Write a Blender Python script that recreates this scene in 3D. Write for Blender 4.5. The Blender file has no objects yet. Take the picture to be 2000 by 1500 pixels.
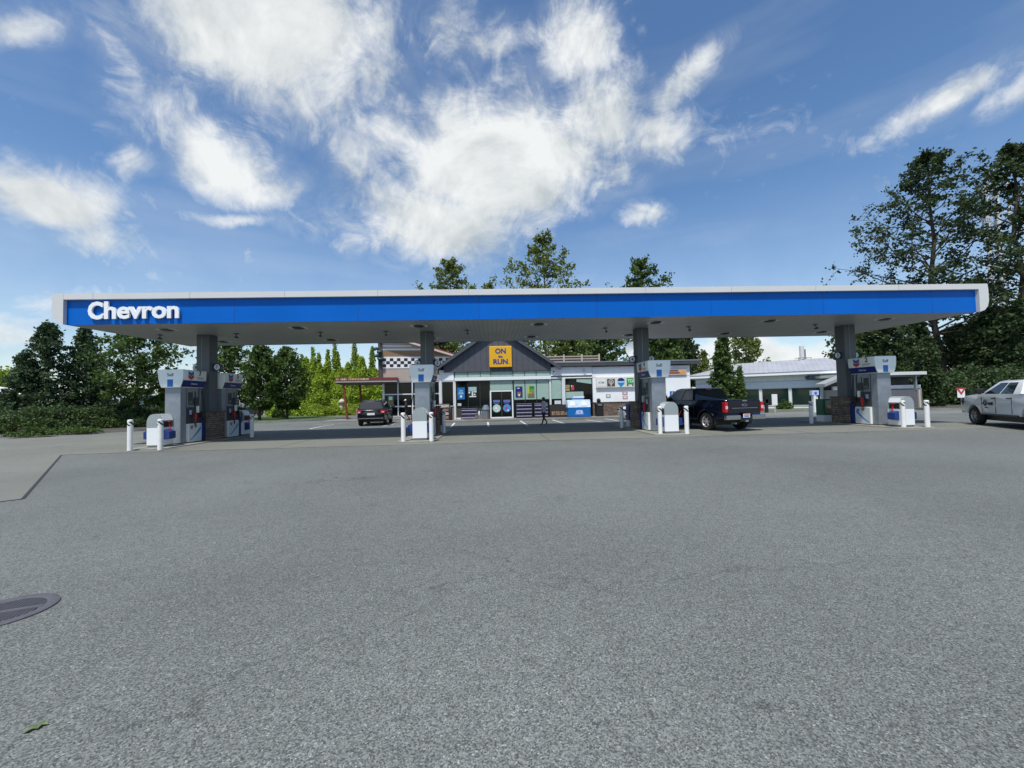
import bpy, bmesh, math, random
import numpy as np
from mathutils import Vector, Matrix
random.seed(7)
R = math.radians
SC = bpy.context.scene
COL = SC.collection

# ------------------------------------------------------------------ camera
CAMH, FPX = 1.65, 809.0
cam_d = bpy.data.cameras.new('camera'); cam = bpy.data.objects.new('camera', cam_d); COL.objects.link(cam)
cam_d.sensor_width = 36; cam_d.sensor_fit = 'HORIZONTAL'; cam_d.lens = FPX * 36 / 2000
cam_d.clip_start = .05; cam_d.clip_end = 3000
CM = Matrix.Rotation(R(-2.62), 3, 'Z') @ Matrix.Rotation(R(91.98), 3, 'X') @ Matrix.Rotation(R(-1.31), 3, 'Z')
cam.matrix_world = Matrix.Translation((0, 0, CAMH)) @ CM.to_4x4()
SC.camera = cam

def ray(px, py): return CM @ Vector(((px - 1000) / FPX, -(py - 750) / FPX, -1))
def G(px, py, z=0.0):                       # surveyed point of the photograph on a level plane
    d = ray(px, py); return d * ((z - CAMH) / d.z) + Vector((0, 0, CAMH))
def YP(px, py, y):                          # surveyed point on a plane of constant y
    d = ray(px, py); return d * (y / d.y) + Vector((0, 0, CAMH))

# ------------------------------------------------------------------ sun, sky, exposure
SUNDIR = Vector((-.18, -.44, 1.0)).normalized()
sd = bpy.data.lights.new('sun', 'SUN'); sd.energy = 3.7; sd.angle = R(3.5); sd.color = (1, .96, .9)
sun = bpy.data.objects.new('sun', sd); COL.objects.link(sun)
sun.rotation_euler = SUNDIR.to_track_quat('Z', 'Y').to_euler(); sun.location = (-8, -12, 30)
SC.view_settings.view_transform = 'Standard'; SC.view_settings.look = 'None'
SC.view_settings.exposure = 0.30; SC.view_settings.gamma = 1.0

W = bpy.data.worlds.new('World'); SC.world = W; W.use_nodes = True
nt = W.node_tree; nt.nodes.clear()
def N(t, tree=None, **kw):
    n = (tree or nt).nodes.new(t)
    for k, v in kw.items(): setattr(n, k, v)
    return n
def M_(op, a, b=None, c=None, tree=None, clamp=False):
    tree = tree or nt
    n = tree.nodes.new('ShaderNodeMath'); n.operation = op; n.use_clamp = clamp
    for i, v in enumerate((a, b, c)):
        if v is None: continue
        if isinstance(v, (int, float)): n.inputs[i].default_value = v
        else: tree.links.new(v, n.inputs[i])
    return n.outputs[0]
L = nt.links.new
sky = N('ShaderNodeTexSky', sky_type='NISHITA', sun_disc=False, sun_elevation=math.asin(SUNDIR.z), sun_rotation=math.atan2(SUNDIR.x, SUNDIR.y), air_density=1.0, dust_density=.6, ozone_density=2.2)
tc = N('ShaderNodeTexCoord'); sep = N('ShaderNodeSeparateXYZ'); L(tc.outputs['Generated'], sep.inputs[0])
az = M_('ARCTAN2', sep.outputs[0], sep.outputs[1]); el = M_('ARCSINE', sep.outputs[2])
cmb = N('ShaderNodeCombineXYZ'); L(az, cmb.inputs[0]); L(el, cmb.inputs[1]); cmb.inputs[2].default_value = 1
# soft warp of the cloud outlines
nz = N('ShaderNodeTexNoise'); nz.inputs['Scale'].default_value = 3.2; nz.inputs['Detail'].default_value = 5; L(tc.outputs['Generated'], nz.inputs['Vector'])
wv = N('ShaderNodeVectorMath', operation='MULTIPLY_ADD'); L(nz.outputs['Color'], wv.inputs[0]); wv.inputs[1].default_value = (.22, .16, 0)
off = N('ShaderNodeVectorMath', operation='ADD'); L(cmb.outputs[0], off.inputs[0]); off.inputs[1].default_value = (-.11, -.08, 0)
L(off.outputs[0], wv.inputs[2])
def aeq(px, py):
    d = ray(px, py).normalized(); return np.array([math.atan2(d.x, d.y), math.asin(d.z)])
BL = [(520,60,250,160,0,1.25),(610,190,130,100,-25,.8),(430,140,90,80,0,.7),(450,320,135,80,-25,1.0),(525,365,80,42,10,.9),
      (90,395,185,75,-6,1.1),(20,345,90,45,0,.7),(1000,310,240,135,8,1.3),(830,440,190,105,-8,1.15),(1160,245,130,130,0,1.05),
      (1130,90,85,120,-10,.9),(900,225,120,75,20,.85),(1190,365,75,45,20,.75),(775,255,75,75,0,.7),(1315,175,150,38,50,.8),
      (1255,275,95,62,35,.85),(1240,438,62,36,15,.85),(1860,205,185,42,38,.85),(1975,190,120,40,50,.7),(280,325,52,38,0,.6),
      (25,45,100,70,0,.72),(235,25,130,55,0,.55),(215,115,170,42,-48,.55),(870,70,90,110,0,.62),(735,165,75,80,0,.7),
      (1000,190,75,90,0,.55),(480,430,80,20,6,.6),(30,645,120,40,0,.75),(1560,690,260,36,0,.95),(150,470,200,50,-5,.5),
      (955,485,80,36,20,.66),(60,590,130,40,0,.45),(1420,700,120,40,0,.8),(1700,640,200,40,10,.6),(640,420,110,60,0,.5),(1960,640,150,70,0,.8),(380,690,120,30,0,.6),(330,230,150,90,-30,.5),(700,300,90,120,0,.55),(640,60,120,120,0,.6),(960,80,120,60,0,.42),(1090,380,120,70,0,.7),(700,470,60,50,0,.6)]
mask = None
for (px, py, rx, ry, rot, w) in BL:
    c = aeq(px, py); a = R(rot)
    e1 = aeq(px + rx * math.cos(a), py - rx * math.sin(a)) - c; e2 = aeq(px + ry * math.sin(a), py + ry * math.cos(a)) - c
    A = np.linalg.inv(np.array([e1, e2]).T)
    k = N('ShaderNodeCombineXYZ')
    for i in range(2):
        d = N('ShaderNodeVectorMath', operation='DOT_PRODUCT'); L(wv.outputs[0], d.inputs[0])
        d.inputs[1].default_value = (A[i, 0], A[i, 1], -(A[i] @ c)); L(d.outputs['Value'], k.inputs[i])
    ln = N('ShaderNodeVectorMath', operation='LENGTH'); L(k.outputs[0], ln.inputs[0])
    v = M_('MULTIPLY', M_('SUBTRACT', 1.25, ln.outputs['Value'], clamp=True), w)
    mask = v if mask is None else M_('MAXIMUM', mask, v)
def noise_at(scale, det, rough, dist, offv=(0, 0, 0)):
    o_ = N('ShaderNodeVectorMath', operation='ADD'); L(tc.outputs['Generated'], o_.inputs[0]); o_.inputs[1].default_value = offv
    q_ = N('ShaderNodeTexNoise'); q_.inputs['Scale'].default_value = scale; q_.inputs['Detail'].default_value = det; q_.inputs['Roughness'].default_value = rough; q_.inputs['Distortion'].default_value = dist
    L(o_.outputs[0], q_.inputs['Vector']); return q_.outputs[0]
nA = noise_at(3.4, 12, .60, .55); nB = noise_at(3.4, 12, .60, .55, (.0, .0, .045)); nC = noise_at(13, 10, .62, .9)
fib = noise_at(9, 9, .7, 2.2, (3, 1, 2))
dens0 = M_('ADD', M_('MULTIPLY', mask, 1.06), M_('ADD', M_('MULTIPLY', M_('SUBTRACT', nA, .5), 2.3), M_('ADD', M_('MULTIPLY', M_('SUBTRACT', M_('ABSOLUTE', M_('SUBTRACT', nC, .5)), .075), 1.5), M_('MULTIPLY', M_('SUBTRACT', fib, .5), .55))))
mr = N('ShaderNodeMapRange', interpolation_type='SMOOTHSTEP'); L(dens0, mr.inputs[0]); mr.inputs[1].default_value = .05; mr.inputs[2].default_value = 1.05
veil = M_('MULTIPLY', M_('MULTIPLY', mask, M_('SUBTRACT', fib, .28, clamp=True)), 1.6, clamp=True)
# thin high haze streaks
mp = N('ShaderNodeMapping'); mp.inputs['Scale'].default_value = (1.4, 1.4, 9); mp.inputs['Rotation'].default_value = (0, R(12), 0); L(tc.outputs['Generated'], mp.inputs[0])
n2 = N('ShaderNodeTexNoise'); n2.inputs['Scale'].default_value = 1.6; n2.inputs['Detail'].default_value = 7; L(mp.outputs[0], n2.inputs['Vector'])
hz = M_('MULTIPLY', M_('SUBTRACT', n2.outputs[0], .47, clamp=True), .42)
low = N('ShaderNodeMapRange'); L(el, low.inputs[0]); low.inputs[1].default_value = .42; low.inputs[2].default_value = 0; low.inputs[3].default_value = 0; low.inputs[4].default_value = .26
alpha = M_('MAXIMUM', M_('MAXIMUM', M_('MULTIPLY', mr.outputs[0], .97), veil), M_('ADD', hz, low.outputs[0]), clamp=True)
# grey bodies, white rims
n4 = N('ShaderNodeTexNoise'); n4.inputs['Scale'].default_value = 4.5; n4.inputs['Detail'].default_value = 6; L(tc.outputs['Generated'], n4.inputs['Vector'])
thick = N('ShaderNodeMapRange'); L(M_('ADD', M_('MULTIPLY', dens0, .10), M_('ADD', M_('MULTIPLY', M_('SUBTRACT', nB, nA), 4.6), M_('MULTIPLY', M_('SUBTRACT', n4.outputs[0], .5), 2.0))), thick.inputs[0]); thick.inputs[1].default_value = -.30; thick.inputs[2].default_value = 1.0
cc = N('ShaderNodeMix', data_type='RGBA'); L(thick.outputs[0], cc.inputs[0]); cc.inputs[6].default_value = (.86, .88, .88, 1); cc.inputs[7].default_value = (.43, .49, .51, 1)
b1 = N('ShaderNodeBackground'); b1.inputs[1].default_value = .123
hs = N('ShaderNodeHueSaturation'); hs.inputs['Saturation'].default_value = 1.15; L(sky.outputs[0], hs.inputs['Color']); L(hs.outputs[0], b1.inputs[0])
b2 = N('ShaderNodeBackground'); b2.inputs[1].default_value = .86; L(cc.outputs[2], b2.inputs[0])
mx = N('ShaderNodeMixShader'); L(alpha, mx.inputs[0]); L(b1.outputs[0], mx.inputs[1]); L(b2.outputs[0], mx.inputs[2])
wo = N('ShaderNodeOutputWorld'); L(mx.outputs[0], wo.inputs[0])
W.cycles.sampling_method = 'MANUAL'; W.cycles.sample_map_resolution = 512

# ------------------------------------------------------------------ materials
MATS = {}
def mat(name, col, rough=.6, metal=0.0, var=0.0, vscale=3.0, bump=0.0, bscale=40.0, coat=0.0, spec=.5, trans=0.0):
    if name in MATS: return MATS[name]
    m = bpy.data.materials.new(name); m.use_nodes = True; t = m.node_tree; b = t.nodes['Principled BSDF']
    b.inputs['Base Color'].default_value = (*col, 1); b.inputs['Roughness'].default_value = rough; b.inputs['Metallic'].default_value = metal
    b.inputs['Specular IOR Level'].default_value = spec; b.inputs['Coat Weight'].default_value = coat
    if var or bump:
        c = t.nodes.new('ShaderNodeTexCoord')
    if var:
        n = t.nodes.new('ShaderNodeTexNoise'); n.inputs['Scale'].default_value = vscale; n.inputs['Detail'].default_value = 6; t.links.new(c.outputs['Object'], n.inputs['Vector'])
        r = t.nodes.new('ShaderNodeMapRange'); t.links.new(n.outputs[0], r.inputs[0]); r.inputs[1].default_value = .3; r.inputs[2].default_value = .7; r.inputs[3].default_value = 1 - var; r.inputs[4].default_value = 1 + var
        h = t.nodes.new('ShaderNodeVectorMath'); h.operation = 'SCALE'; h.inputs[0].default_value = col; t.links.new(r.outputs[0], h.inputs['Scale']); t.links.new(h.outputs[0], b.inputs['Base Color'])
        r2 = t.nodes.new('ShaderNodeMapRange'); t.links.new(n.outputs[0], r2.inputs[0]); r2.inputs[3].default_value = max(.02, rough - .12); r2.inputs[4].default_value = min(1, rough + .12); t.links.new(r2.outputs[0], b.inputs['Roughness'])
    if bump:
        n = t.nodes.new('ShaderNodeTexNoise'); n.inputs['Scale'].default_value = bscale; n.inputs['Detail'].default_value = 4; t.links.new(c.outputs['Object'], n.inputs['Vector'])
        u = t.nodes.new('ShaderNodeBump'); u.inputs['Strength'].default_value = bump; u.inputs['Distance'].default_value = .02; t.links.new(n.outputs[0], u.inputs['Height']); t.links.new(u.outputs[0], b.inputs['Normal'])
    MATS[name] = m; return m

def leafmat(name, c1, c2, tr=.25):
    m = bpy.data.materials.new(name); m.use_nodes = True; t = m.node_tree; t.nodes.clear()
    o = t.nodes.new('ShaderNodeOutputMaterial'); c = t.nodes.new('ShaderNodeTexCoord')
    n = t.nodes.new('ShaderNodeTexNoise'); n.inputs['Scale'].default_value = 1.1; n.inputs['Detail'].default_value = 8; n.inputs['Roughness'].default_value = .75; t.links.new(c.outputs['Object'], n.inputs['Vector'])
    r = t.nodes.new('ShaderNodeMapRange'); t.links.new(n.outputs[0], r.inputs[0]); r.inputs[1].default_value = .36; r.inputs[2].default_value = .64
    x = t.nodes.new('ShaderNodeMix'); x.data_type = 'RGBA'; t.links.new(r.outputs[0], x.inputs[0]); x.inputs[6].default_value = (*c1, 1); x.inputs[7].default_value = (*c2, 1)
    b = t.nodes.new('ShaderNodeBsdfPrincipled'); t.links.new(x.outputs[2], b.inputs['Base Color']); b.inputs['Roughness'].default_value = .55; b.inputs['Specular IOR Level'].default_value = .25
    d = t.nodes.new('ShaderNodeBsdfTranslucent'); t.links.new(x.outputs[2], d.inputs[0])
    s = t.nodes.new('ShaderNodeMixShader'); s.inputs[0].default_value = tr; t.links.new(b.outputs[0], s.inputs[1]); t.links.new(d.outputs[0], s.inputs[2]); t.links.new(s.outputs[0], o.inputs[0])
    MATS[name] = m; return m

def asphalt(name, base, speck=1.0, warm=0.0):
    m = bpy.data.materials.new(name); m.use_nodes = True; t = m.node_tree; b = t.nodes['Principled BSDF']; K = t.links.new
    c = t.nodes.new('ShaderNodeTexCoord')
    def nz(scale, det=2, rough=.5, off=0.0):
        n = t.nodes.new('ShaderNodeTexNoise'); n.inputs['Scale'].default_value = scale; n.inputs['Detail'].default_value = det; n.inputs['Roughness'].default_value = rough
        if off:
            a = t.nodes.new('ShaderNodeVectorMath'); a.inputs[1].default_value = (off, off * .7, 0); K(c.outputs['Object'], a.inputs[0]); K(a.outputs[0], n.inputs['Vector'])
        else: K(c.outputs['Object'], n.inputs['Vector'])
        return n.outputs[0]
    def mrange(s, a0, a1, b0, b1):
        r = t.nodes.new('ShaderNodeMapRange'); K(s, r.inputs[0])
        for i, v in enumerate((a0, a1, b0, b1)): r.inputs[i + 1].default_value = v
        return r.outputs[0]
    v = t.nodes.new('ShaderNodeTexVoronoi'); v.inputs['Scale'].default_value = 125; K(c.outputs['Object'], v.inputs['Vector'])
    sv = t.nodes.new('ShaderNodeSeparateXYZ'); K(v.outputs['Color'], sv.inputs[0])
    chips = mrange(sv.outputs[0], 0, 1, 1 - .60 * speck, 1 + .60 * speck)
    bright = mrange(sv.outputs[1], .93, .97, 0, .9 * speck)
    fine = mrange(nz(230, 3, .7), .3, .7, 1 - .35 * speck, 1 + .35 * speck)
    mid = mrange(nz(7, 6, .7), .3, .7, .90, 1.10)
    big = mrange(nz(.22, 5, .6, 31), .32, .68, .86, 1.12)
    f = M_('MULTIPLY', M_('MULTIPLY', M_('ADD', chips, bright, tree=t), fine, tree=t), M_('MULTIPLY', mid, big, tree=t), tree=t)
    # dark drips and rubber marks with an outline of their own
    st = mrange(nz(.8, 5, .6, 77), .63, .72, 1, .86)
    st2 = mrange(nz(2.6, 4, .55, 13), .71, .75, 1, .68)
    # hairline cracks
    vc = t.nodes.new('ShaderNodeTexVoronoi'); vc.feature = 'DISTANCE_TO_EDGE'; vc.inputs['Scale'].default_value = .16
    wn = t.nodes.new('ShaderNodeTexNoise'); wn.inputs['Scale'].default_value = 1.3; wn.inputs['Detail'].default_value = 5; K(c.outputs['Object'], wn.inputs['Vector'])
    ad = t.nodes.new('ShaderNodeVectorMath'); ad.operation = 'MULTIPLY_ADD'; K(wn.outputs['Color'], ad.inputs[0]); ad.inputs[1].default_value = (1.4, 1.4, 0); K(c.outputs['Object'], ad.inputs[2]); K(ad.outputs[0], vc.inputs['Vector'])
    ck = mrange(vc.outputs['Distance'], 0, .0028, .72, 1)
    f = M_('MULTIPLY', f, M_('MULTIPLY', M_('MULTIPLY', st, st2, tree=t), ck, tree=t), tree=t)
    tint = t.nodes.new('ShaderNodeMix'); tint.data_type = 'RGBA'; K(sv.outputs[2], tint.inputs[0])
    tint.inputs[6].default_value = (base * (.99 + warm), base, base * (.90 - warm), 1); tint.inputs[7].default_value = (base * .91, base * 1.03, base * (.97 - warm), 1)
    s = t.nodes.new('ShaderNodeVectorMath'); s.operation = 'SCALE'; K(tint.outputs[2], s.inputs[0]); K(f, s.inputs['Scale']); K(s.outputs[0], b.inputs['Base Color'])
    b.inputs['Roughness'].default_value = .82; b.inputs['Specular IOR Level'].default_value = .35
    u = t.nodes.new('ShaderNodeBump'); u.inputs['Strength'].default_value = .5 * speck; u.inputs['Distance'].default_value = .006; K(sv.outputs[0], u.inputs['Height']); K(u.outputs[0], b.inputs['Normal'])
    MATS[name] = m; return m

def stonemat(name='ledge_stone', tint=(1, 1, 1)):
    m = bpy.data.materials.new(name); m.use_nodes = True; t = m.node_tree; b = t.nodes['Principled BSDF']; K = t.links.new
    c = t.nodes.new('ShaderNodeTexCoord'); s = t.nodes.new('ShaderNodeSeparateXYZ'); K(c.outputs['Object'], s.inputs[0])
    x = M_('ADD', s.outputs[0], s.outputs[1], tree=t); cb = t.nodes.new('ShaderNodeCombineXYZ'); K(x, cb.inputs[0]); K(s.outputs[2], cb.inputs[1])
    br = t.nodes.new('ShaderNodeTexBrick'); K(cb.outputs[0], br.inputs['Vector']); br.inputs['Scale'].default_value = 1
    br.inputs['Brick Width'].default_value = .34; br.inputs['Row Height'].default_value = .095; br.inputs['Mortar Size'].default_value = .009; br.offset = .37; br.squash = .7; br.squash_frequency = 3; br.inputs['Bias'].default_value = -.1
    br.inputs['Color1'].default_value = (.26 * tint[0], .185 * tint[1], .13 * tint[2], 1); br.inputs['Color2'].default_value = (.12, .10, .085, 1); br.inputs['Mortar'].default_value = (.03, .028, .025, 1)
    n = t.nodes.new('ShaderNodeTexNoise'); n.inputs['Scale'].default_value = 5; n.inputs['Detail'].default_value = 8; K(c.outputs['Object'], n.inputs['Vector'])
    mx = t.nodes.new('ShaderNodeMix'); mx.data_type = 'RGBA'; mx.blend_type = 'OVERLAY'; mx.inputs[0].default_value = .8; K(br.outputs[0], mx.inputs[6]); K(n.outputs['Fac'], mx.inputs[7]); K(mx.outputs[2], b.inputs['Base Color'])
    b.inputs['Roughness'].default_value = .85
    u = t.nodes.new('ShaderNodeBump'); u.inputs['Strength'].default_value = .8; u.inputs['Distance'].default_value = .03; ad = M_('ADD', br.outputs['Fac'], M_('MULTIPLY', n.outputs[0], -.6, tree=t), tree=t); u.invert = True; K(ad, u.inputs['Height']); K(u.outputs[0], b.inputs['Normal'])
    MATS[name] = m; return m

def ribbed(name, col, axis, pitch, depth=.5, rough=.5):
    m = bpy.data.materials.new(name); m.use_nodes = True; t = m.node_tree; b = t.nodes['Principled BSDF']; K = t.links.new
    c = t.nodes.new('ShaderNodeTexCoord'); s = t.nodes.new('ShaderNodeSeparateXYZ'); K(c.outputs['Object'], s.inputs[0])
    fr = M_('FRACT', M_('DIVIDE', s.outputs[axis], pitch, tree=t), tree=t)
    g = t.nodes.new('ShaderNodeMapRange'); K(fr, g.inputs[0]); g.inputs[1].default_value = .0; g.inputs[2].default_value = .12
    n = t.nodes.new('ShaderNodeTexNoise'); n.inputs['Scale'].default_value = .8; n.inputs['Detail'].default_value = 6; K(c.outputs['Object'], n.inputs['Vector'])
    r = t.nodes.new('ShaderNodeMapRange'); K(n.outputs[0], r.inputs[0]); r.inputs[1].default_value = .3; r.inputs[2].default_value = .7; r.inputs[3].default_value = .88; r.inputs[4].default_value = 1.08
    gg = t.nodes.new('ShaderNodeMapRange'); K(g.outputs[0], gg.inputs[0]); gg.inputs[3].default_value = 1 - depth; gg.inputs[4].default_value = 1
    v = t.nodes.new('ShaderNodeVectorMath'); v.operation = 'SCALE'; v.inputs[0].default_value = col; K(M_('MULTIPLY', r.outputs[0], gg.outputs[0], tree=t), v.inputs['Scale']); K(v.outputs[0], b.inputs['Base Color'])
    b.inputs['Roughness'].default_value = rough
    u = t.nodes.new('ShaderNodeBump'); u.inputs['Strength'].default_value = .6; u.inputs['Distance'].default_value = .02; K(g.outputs[0], u.inputs['Height']); K(u.outputs[0], b.inputs['Normal'])
    MATS[name] = m; return m

white = mat('white_paint', (.78, .78, .76), .45, var=.04, vscale=2.5)
offwhite = mat('off_white_panel', (.84, .87, .82), .4, var=.03)
signgrey = mat('sign_grey', (.66, .69, .66), .45, var=.04)
blue = mat('canopy_blue', (.0, .118, .50), .35, var=.05, vscale=.4, spec=.15)
midblue = mat('mid_blue', (.01, .13, .45), .4)
navy = mat('navy', (.008, .02, .16), .4)
navy2 = mat('navy_plastic', (.01, .04, .19), .5, var=.1)
red = mat('red_plastic', (.55, .02, .025), .4)
black = mat('black_plastic', (.012, .012, .013), .5)
rubber = mat('rubber', (.012, .012, .012), .75)
steel = mat('grey_steel', (.25, .28, .30), .38, metal=.35, var=.08, vscale=4)
steel2 = mat('pillar_metal', (.26, .29, .32), .42, metal=.3, var=.12, vscale=3)
dgrey = mat('dark_grey_panel', (.04, .048, .05), .45)
colgrey = mat('column_grey', (.085, .10, .11), .42, var=.07, vscale=1.5)
chrome = mat('chrome', (.62, .62, .62), .12, metal=1)
glass = mat('dark_glass', (.006, .009, .009), .06, spec=.22)
carglass = mat('car_glass', (.010, .014, .018), .03, spec=.8)
frost = mat('frosted_glass', (.33, .47, .41), .28, var=.04, vscale=1.2)
charcoal = mat('charcoal_cladding', (.085, .088, .102), .6, var=.08)
wallwhite = mat('painted_wall', (.86, .89, .90), .7, var=.05, vscale=.8, bump=.15, bscale=30)
concrete = mat('concrete', (.23, .225, .20), .85, var=.16, vscale=1.3, bump=.3, bscale=60)
kerbm = mat('kerb_concrete', (.20, .20, .185), .85, var=.2, vscale=1.0, bump=.3)
yellow = mat('sign_yellow', (.80, .43, .012), .4)
wood = mat('brown_timber', (.14, .085, .05), .7, var=.2, vscale=5)
bark = mat('bark', (.07, .055, .042), .9, var=.3, vscale=4, bump=.5, bscale=12)
green = mat('green_board', (.008, .11, .05), .45)
stone = stonemat()

# ------------------------------------------------------------------ mesh builder
class MB:
    def __init__(s): s.v = []; s.f = []; s.m = []
    def add(s, vs, fs, m=0):
        o = len(s.v); s.v += [tuple(v) for v in vs]; s.f += [tuple(i + o for i in f) for f in fs]; s.m += [m] * len(fs); return s
    def box(s, x0, y0, z0, x1, y1, z1, m=0):
        x0, x1 = sorted((x0, x1)); y0, y1 = sorted((y0, y1)); z0, z1 = sorted((z0, z1))
        return s.add([(x0,y0,z0),(x1,y0,z0),(x1,y1,z0),(x0,y1,z0),(x0,y0,z1),(x1,y0,z1),(x1,y1,z1),(x0,y1,z1)],
                     [(0,3,2,1),(4,5,6,7),(0,1,5,4),(1,2,6,5),(2,3,7,6),(3,0,4,7)], m)
    def prism(s, poly, axis, a0, a1, m=0):        # poly in the plane across axis; y: (x,z)  x: (y,z)  z: (x,y)
        ar = sum(poly[i][0] * poly[(i+1) % len(poly)][1] - poly[(i+1) % len(poly)][0] * poly[i][1] for i in range(len(poly)))
        if ar < 0: poly = poly[::-1]
        def P(p, a): return {'y': (p[0], a, p[1]), 'x': (a, p[0], p[1]), 'z': (p[0], p[1], a)}[axis]
        n = len(poly); a0, a1 = sorted((a0, a1)); vs = [P(p, a0) for p in poly] + [P(p, a1) for p in poly]
        fs = [tuple(range(n - 1, -1, -1)), tuple(range(n, 2 * n))] + [(i, (i+1) % n, n + (i+1) % n, n + i) for i in range(n)]
        if axis == 'y': fs = [f[::-1] for f in fs]
        return s.add(vs, fs, m)
    def tube(s, pts, rad, n=8, m=0, cap=True):
        pts = [Vector(p) for p in pts]; rad = rad if isinstance(rad, (list, tuple)) else [rad] * len(pts); vs = []; fs = []
        for i, p in enumerate(pts):
            d = (pts[min(i+1, len(pts)-1)] - pts[max(i-1, 0)]).normalized()
            a = d.cross(Vector((0, 0, 1)) if abs(d.z) < .9 else Vector((1, 0, 0))).normalized(); b = d.cross(a)
            for k in range(n):
                t = 2 * math.pi * k / n; vs.append(p + (a * math.cos(t) + b * math.sin(t)) * rad[i])
        for i in range(len(pts) - 1):
            for k in range(n): fs.append((i*n+k, i*n+(k+1) % n, (i+1)*n+(k+1) % n, (i+1)*n+k))
        if cap: fs += [tuple(range(n))[::-1], tuple(range((len(pts)-1)*n, len(pts)*n))]
        return s.add(vs, fs, m)
    def cyl(s, c, r, h, axis='z', n=24, m=0, r2=None):
        c = Vector(c); d = {'x': Vector((1,0,0)), 'y': Vector((0,1,0)), 'z': Vector((0,0,1))}[axis]
        return s.tube([c, c + d * h], [r, r if r2 is None else r2], n, m)
    def lathe(s, prof, c=(0,0,0), axis='z', n=24, m=0):
        pts = []; c = Vector(c); k = len(prof)
        for j in range(n):
            t = 2 * math.pi * j / n; cs, sn = math.cos(t), math.sin(t)
            for (r, h) in prof: pts.append(c + {'z': Vector((r*cs, r*sn, h)), 'y': Vector((r*cs, h, -r*sn)), 'x': Vector((h, r*cs, r*sn))}[axis])
        fs = [(j*k+i, ((j+1) % n)*k+i, ((j+1) % n)*k+i+1, j*k+i+1) for j in range(n) for i in range(k-1)]
        return s.add(pts, fs, m)
    def quad(s, a, b, c, d, m=0): return s.add([a, b, c, d], [(0, 1, 2, 3)], m)
    def slab(s, a, b, c, d, th, m=0):             # a quad given thickness th against its normal
        a, b, c, d = map(Vector, (a, b, c, d)); n = (b - a).cross(d - a).normalized() * th
        return s.add([a-n, b-n, c-n, d-n, a, b, c, d], [(0,3,2,1),(4,5,6,7),(0,1,5,4),(1,2,6,5),(2,3,7,6),(3,0,4,7)], m)
    def xf(s, M):
        s.v = [tuple(M @ Vector(v)) for v in s.v]; return s
    def build(s, name, mats, parent=None, bevel=0, smooth=False, loc=None, rz=0, seg=2):
        if not isinstance(mats, (list, tuple)): mats = [mats]
        me = bpy.data.meshes.new(name); me.from_pydata(s.v, [], s.f)
        for q in mats: me.materials.append(q)
        me.polygons.foreach_set('material_index', s.m)
        me.update()
        bm = bmesh.new(); bm.from_mesh(me); bmesh.ops.recalc_face_normals(bm, faces=bm.faces)
        if bevel: bmesh.ops.remove_doubles(bm, verts=bm.verts, dist=1e-5)
        if bevel:
            es = [e for e in bm.edges if len(e.link_faces) == 2 and e.calc_face_angle(0) > R(28)]
            try: bmesh.ops.bevel(bm, geom=es, offset=bevel, segments=seg, affect='EDGES', profile=.5, clamp_overlap=True)
            except Exception: pass
        if smooth:
            for f in bm.faces: f.smooth = True
            for e in bm.edges:
                if len(e.link_faces) == 2 and e.calc_face_angle(0) > R(38): e.smooth = False
        bm.to_mesh(me); bm.free()
        o = bpy.data.objects.new(name, me); COL.objects.link(o); o.parent = parent
        if loc is not None: o.location = loc
        if rz: o.rotation_euler.z = rz
        return o

def tag(o, label=None, cat=None, group=None, kind=None):
    if label: o['label'] = label
    if cat: o['category'] = cat
    if group: o['group'] = group
    if kind: o['kind'] = kind
    return o
def thing(name, label, cat, loc=(0, 0, 0), rz=0, group=None):
    o = bpy.data.objects.new(name, None); o.empty_display_size = .2; COL.objects.link(o); o.location = loc; o.rotation_euler.z = rz
    return tag(o, label, cat, group)
def copy_tree(o, parent=None):
    c = o.copy(); COL.objects.link(c); c.parent = parent
    for ch in o.children: copy_tree(ch, c)
    return c
def text(name, body, size, m, parent, loc, face='-y', ext=.004, bold=0.0, sx=1.0, align='CENTER', extra=0.0):
    cu = bpy.data.curves.new(name, 'FONT'); cu.body = body; cu.size = size; cu.extrude = ext; cu.offset = bold; cu.align_x = align; cu.align_y = 'CENTER'; cu.resolution_u = 3
    if extra: cu.space_character = extra
    o = bpy.data.objects.new(name, cu); COL.objects.link(o)
    bpy.context.view_layer.update()
    me = bpy.data.meshes.new_from_object(o.evaluated_get(bpy.context.evaluated_depsgraph_get())); COL.objects.unlink(o); bpy.data.objects.remove(o)
    me.materials.clear(); me.materials.append(m)
    rz = {'-y': 0, 'x': R(90), '-x': R(-90), 'y': R(180)}[face] if isinstance(face, str) else face
    me.transform(Matrix.Rotation(rz, 4, 'Z') @ Matrix.Rotation(R(90), 4, 'X') @ Matrix.Scale(sx, 4, (1, 0, 0)))
    q = bpy.data.objects.new(name, me); COL.objects.link(q); q.parent = parent; q.location = loc; return q
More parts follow.
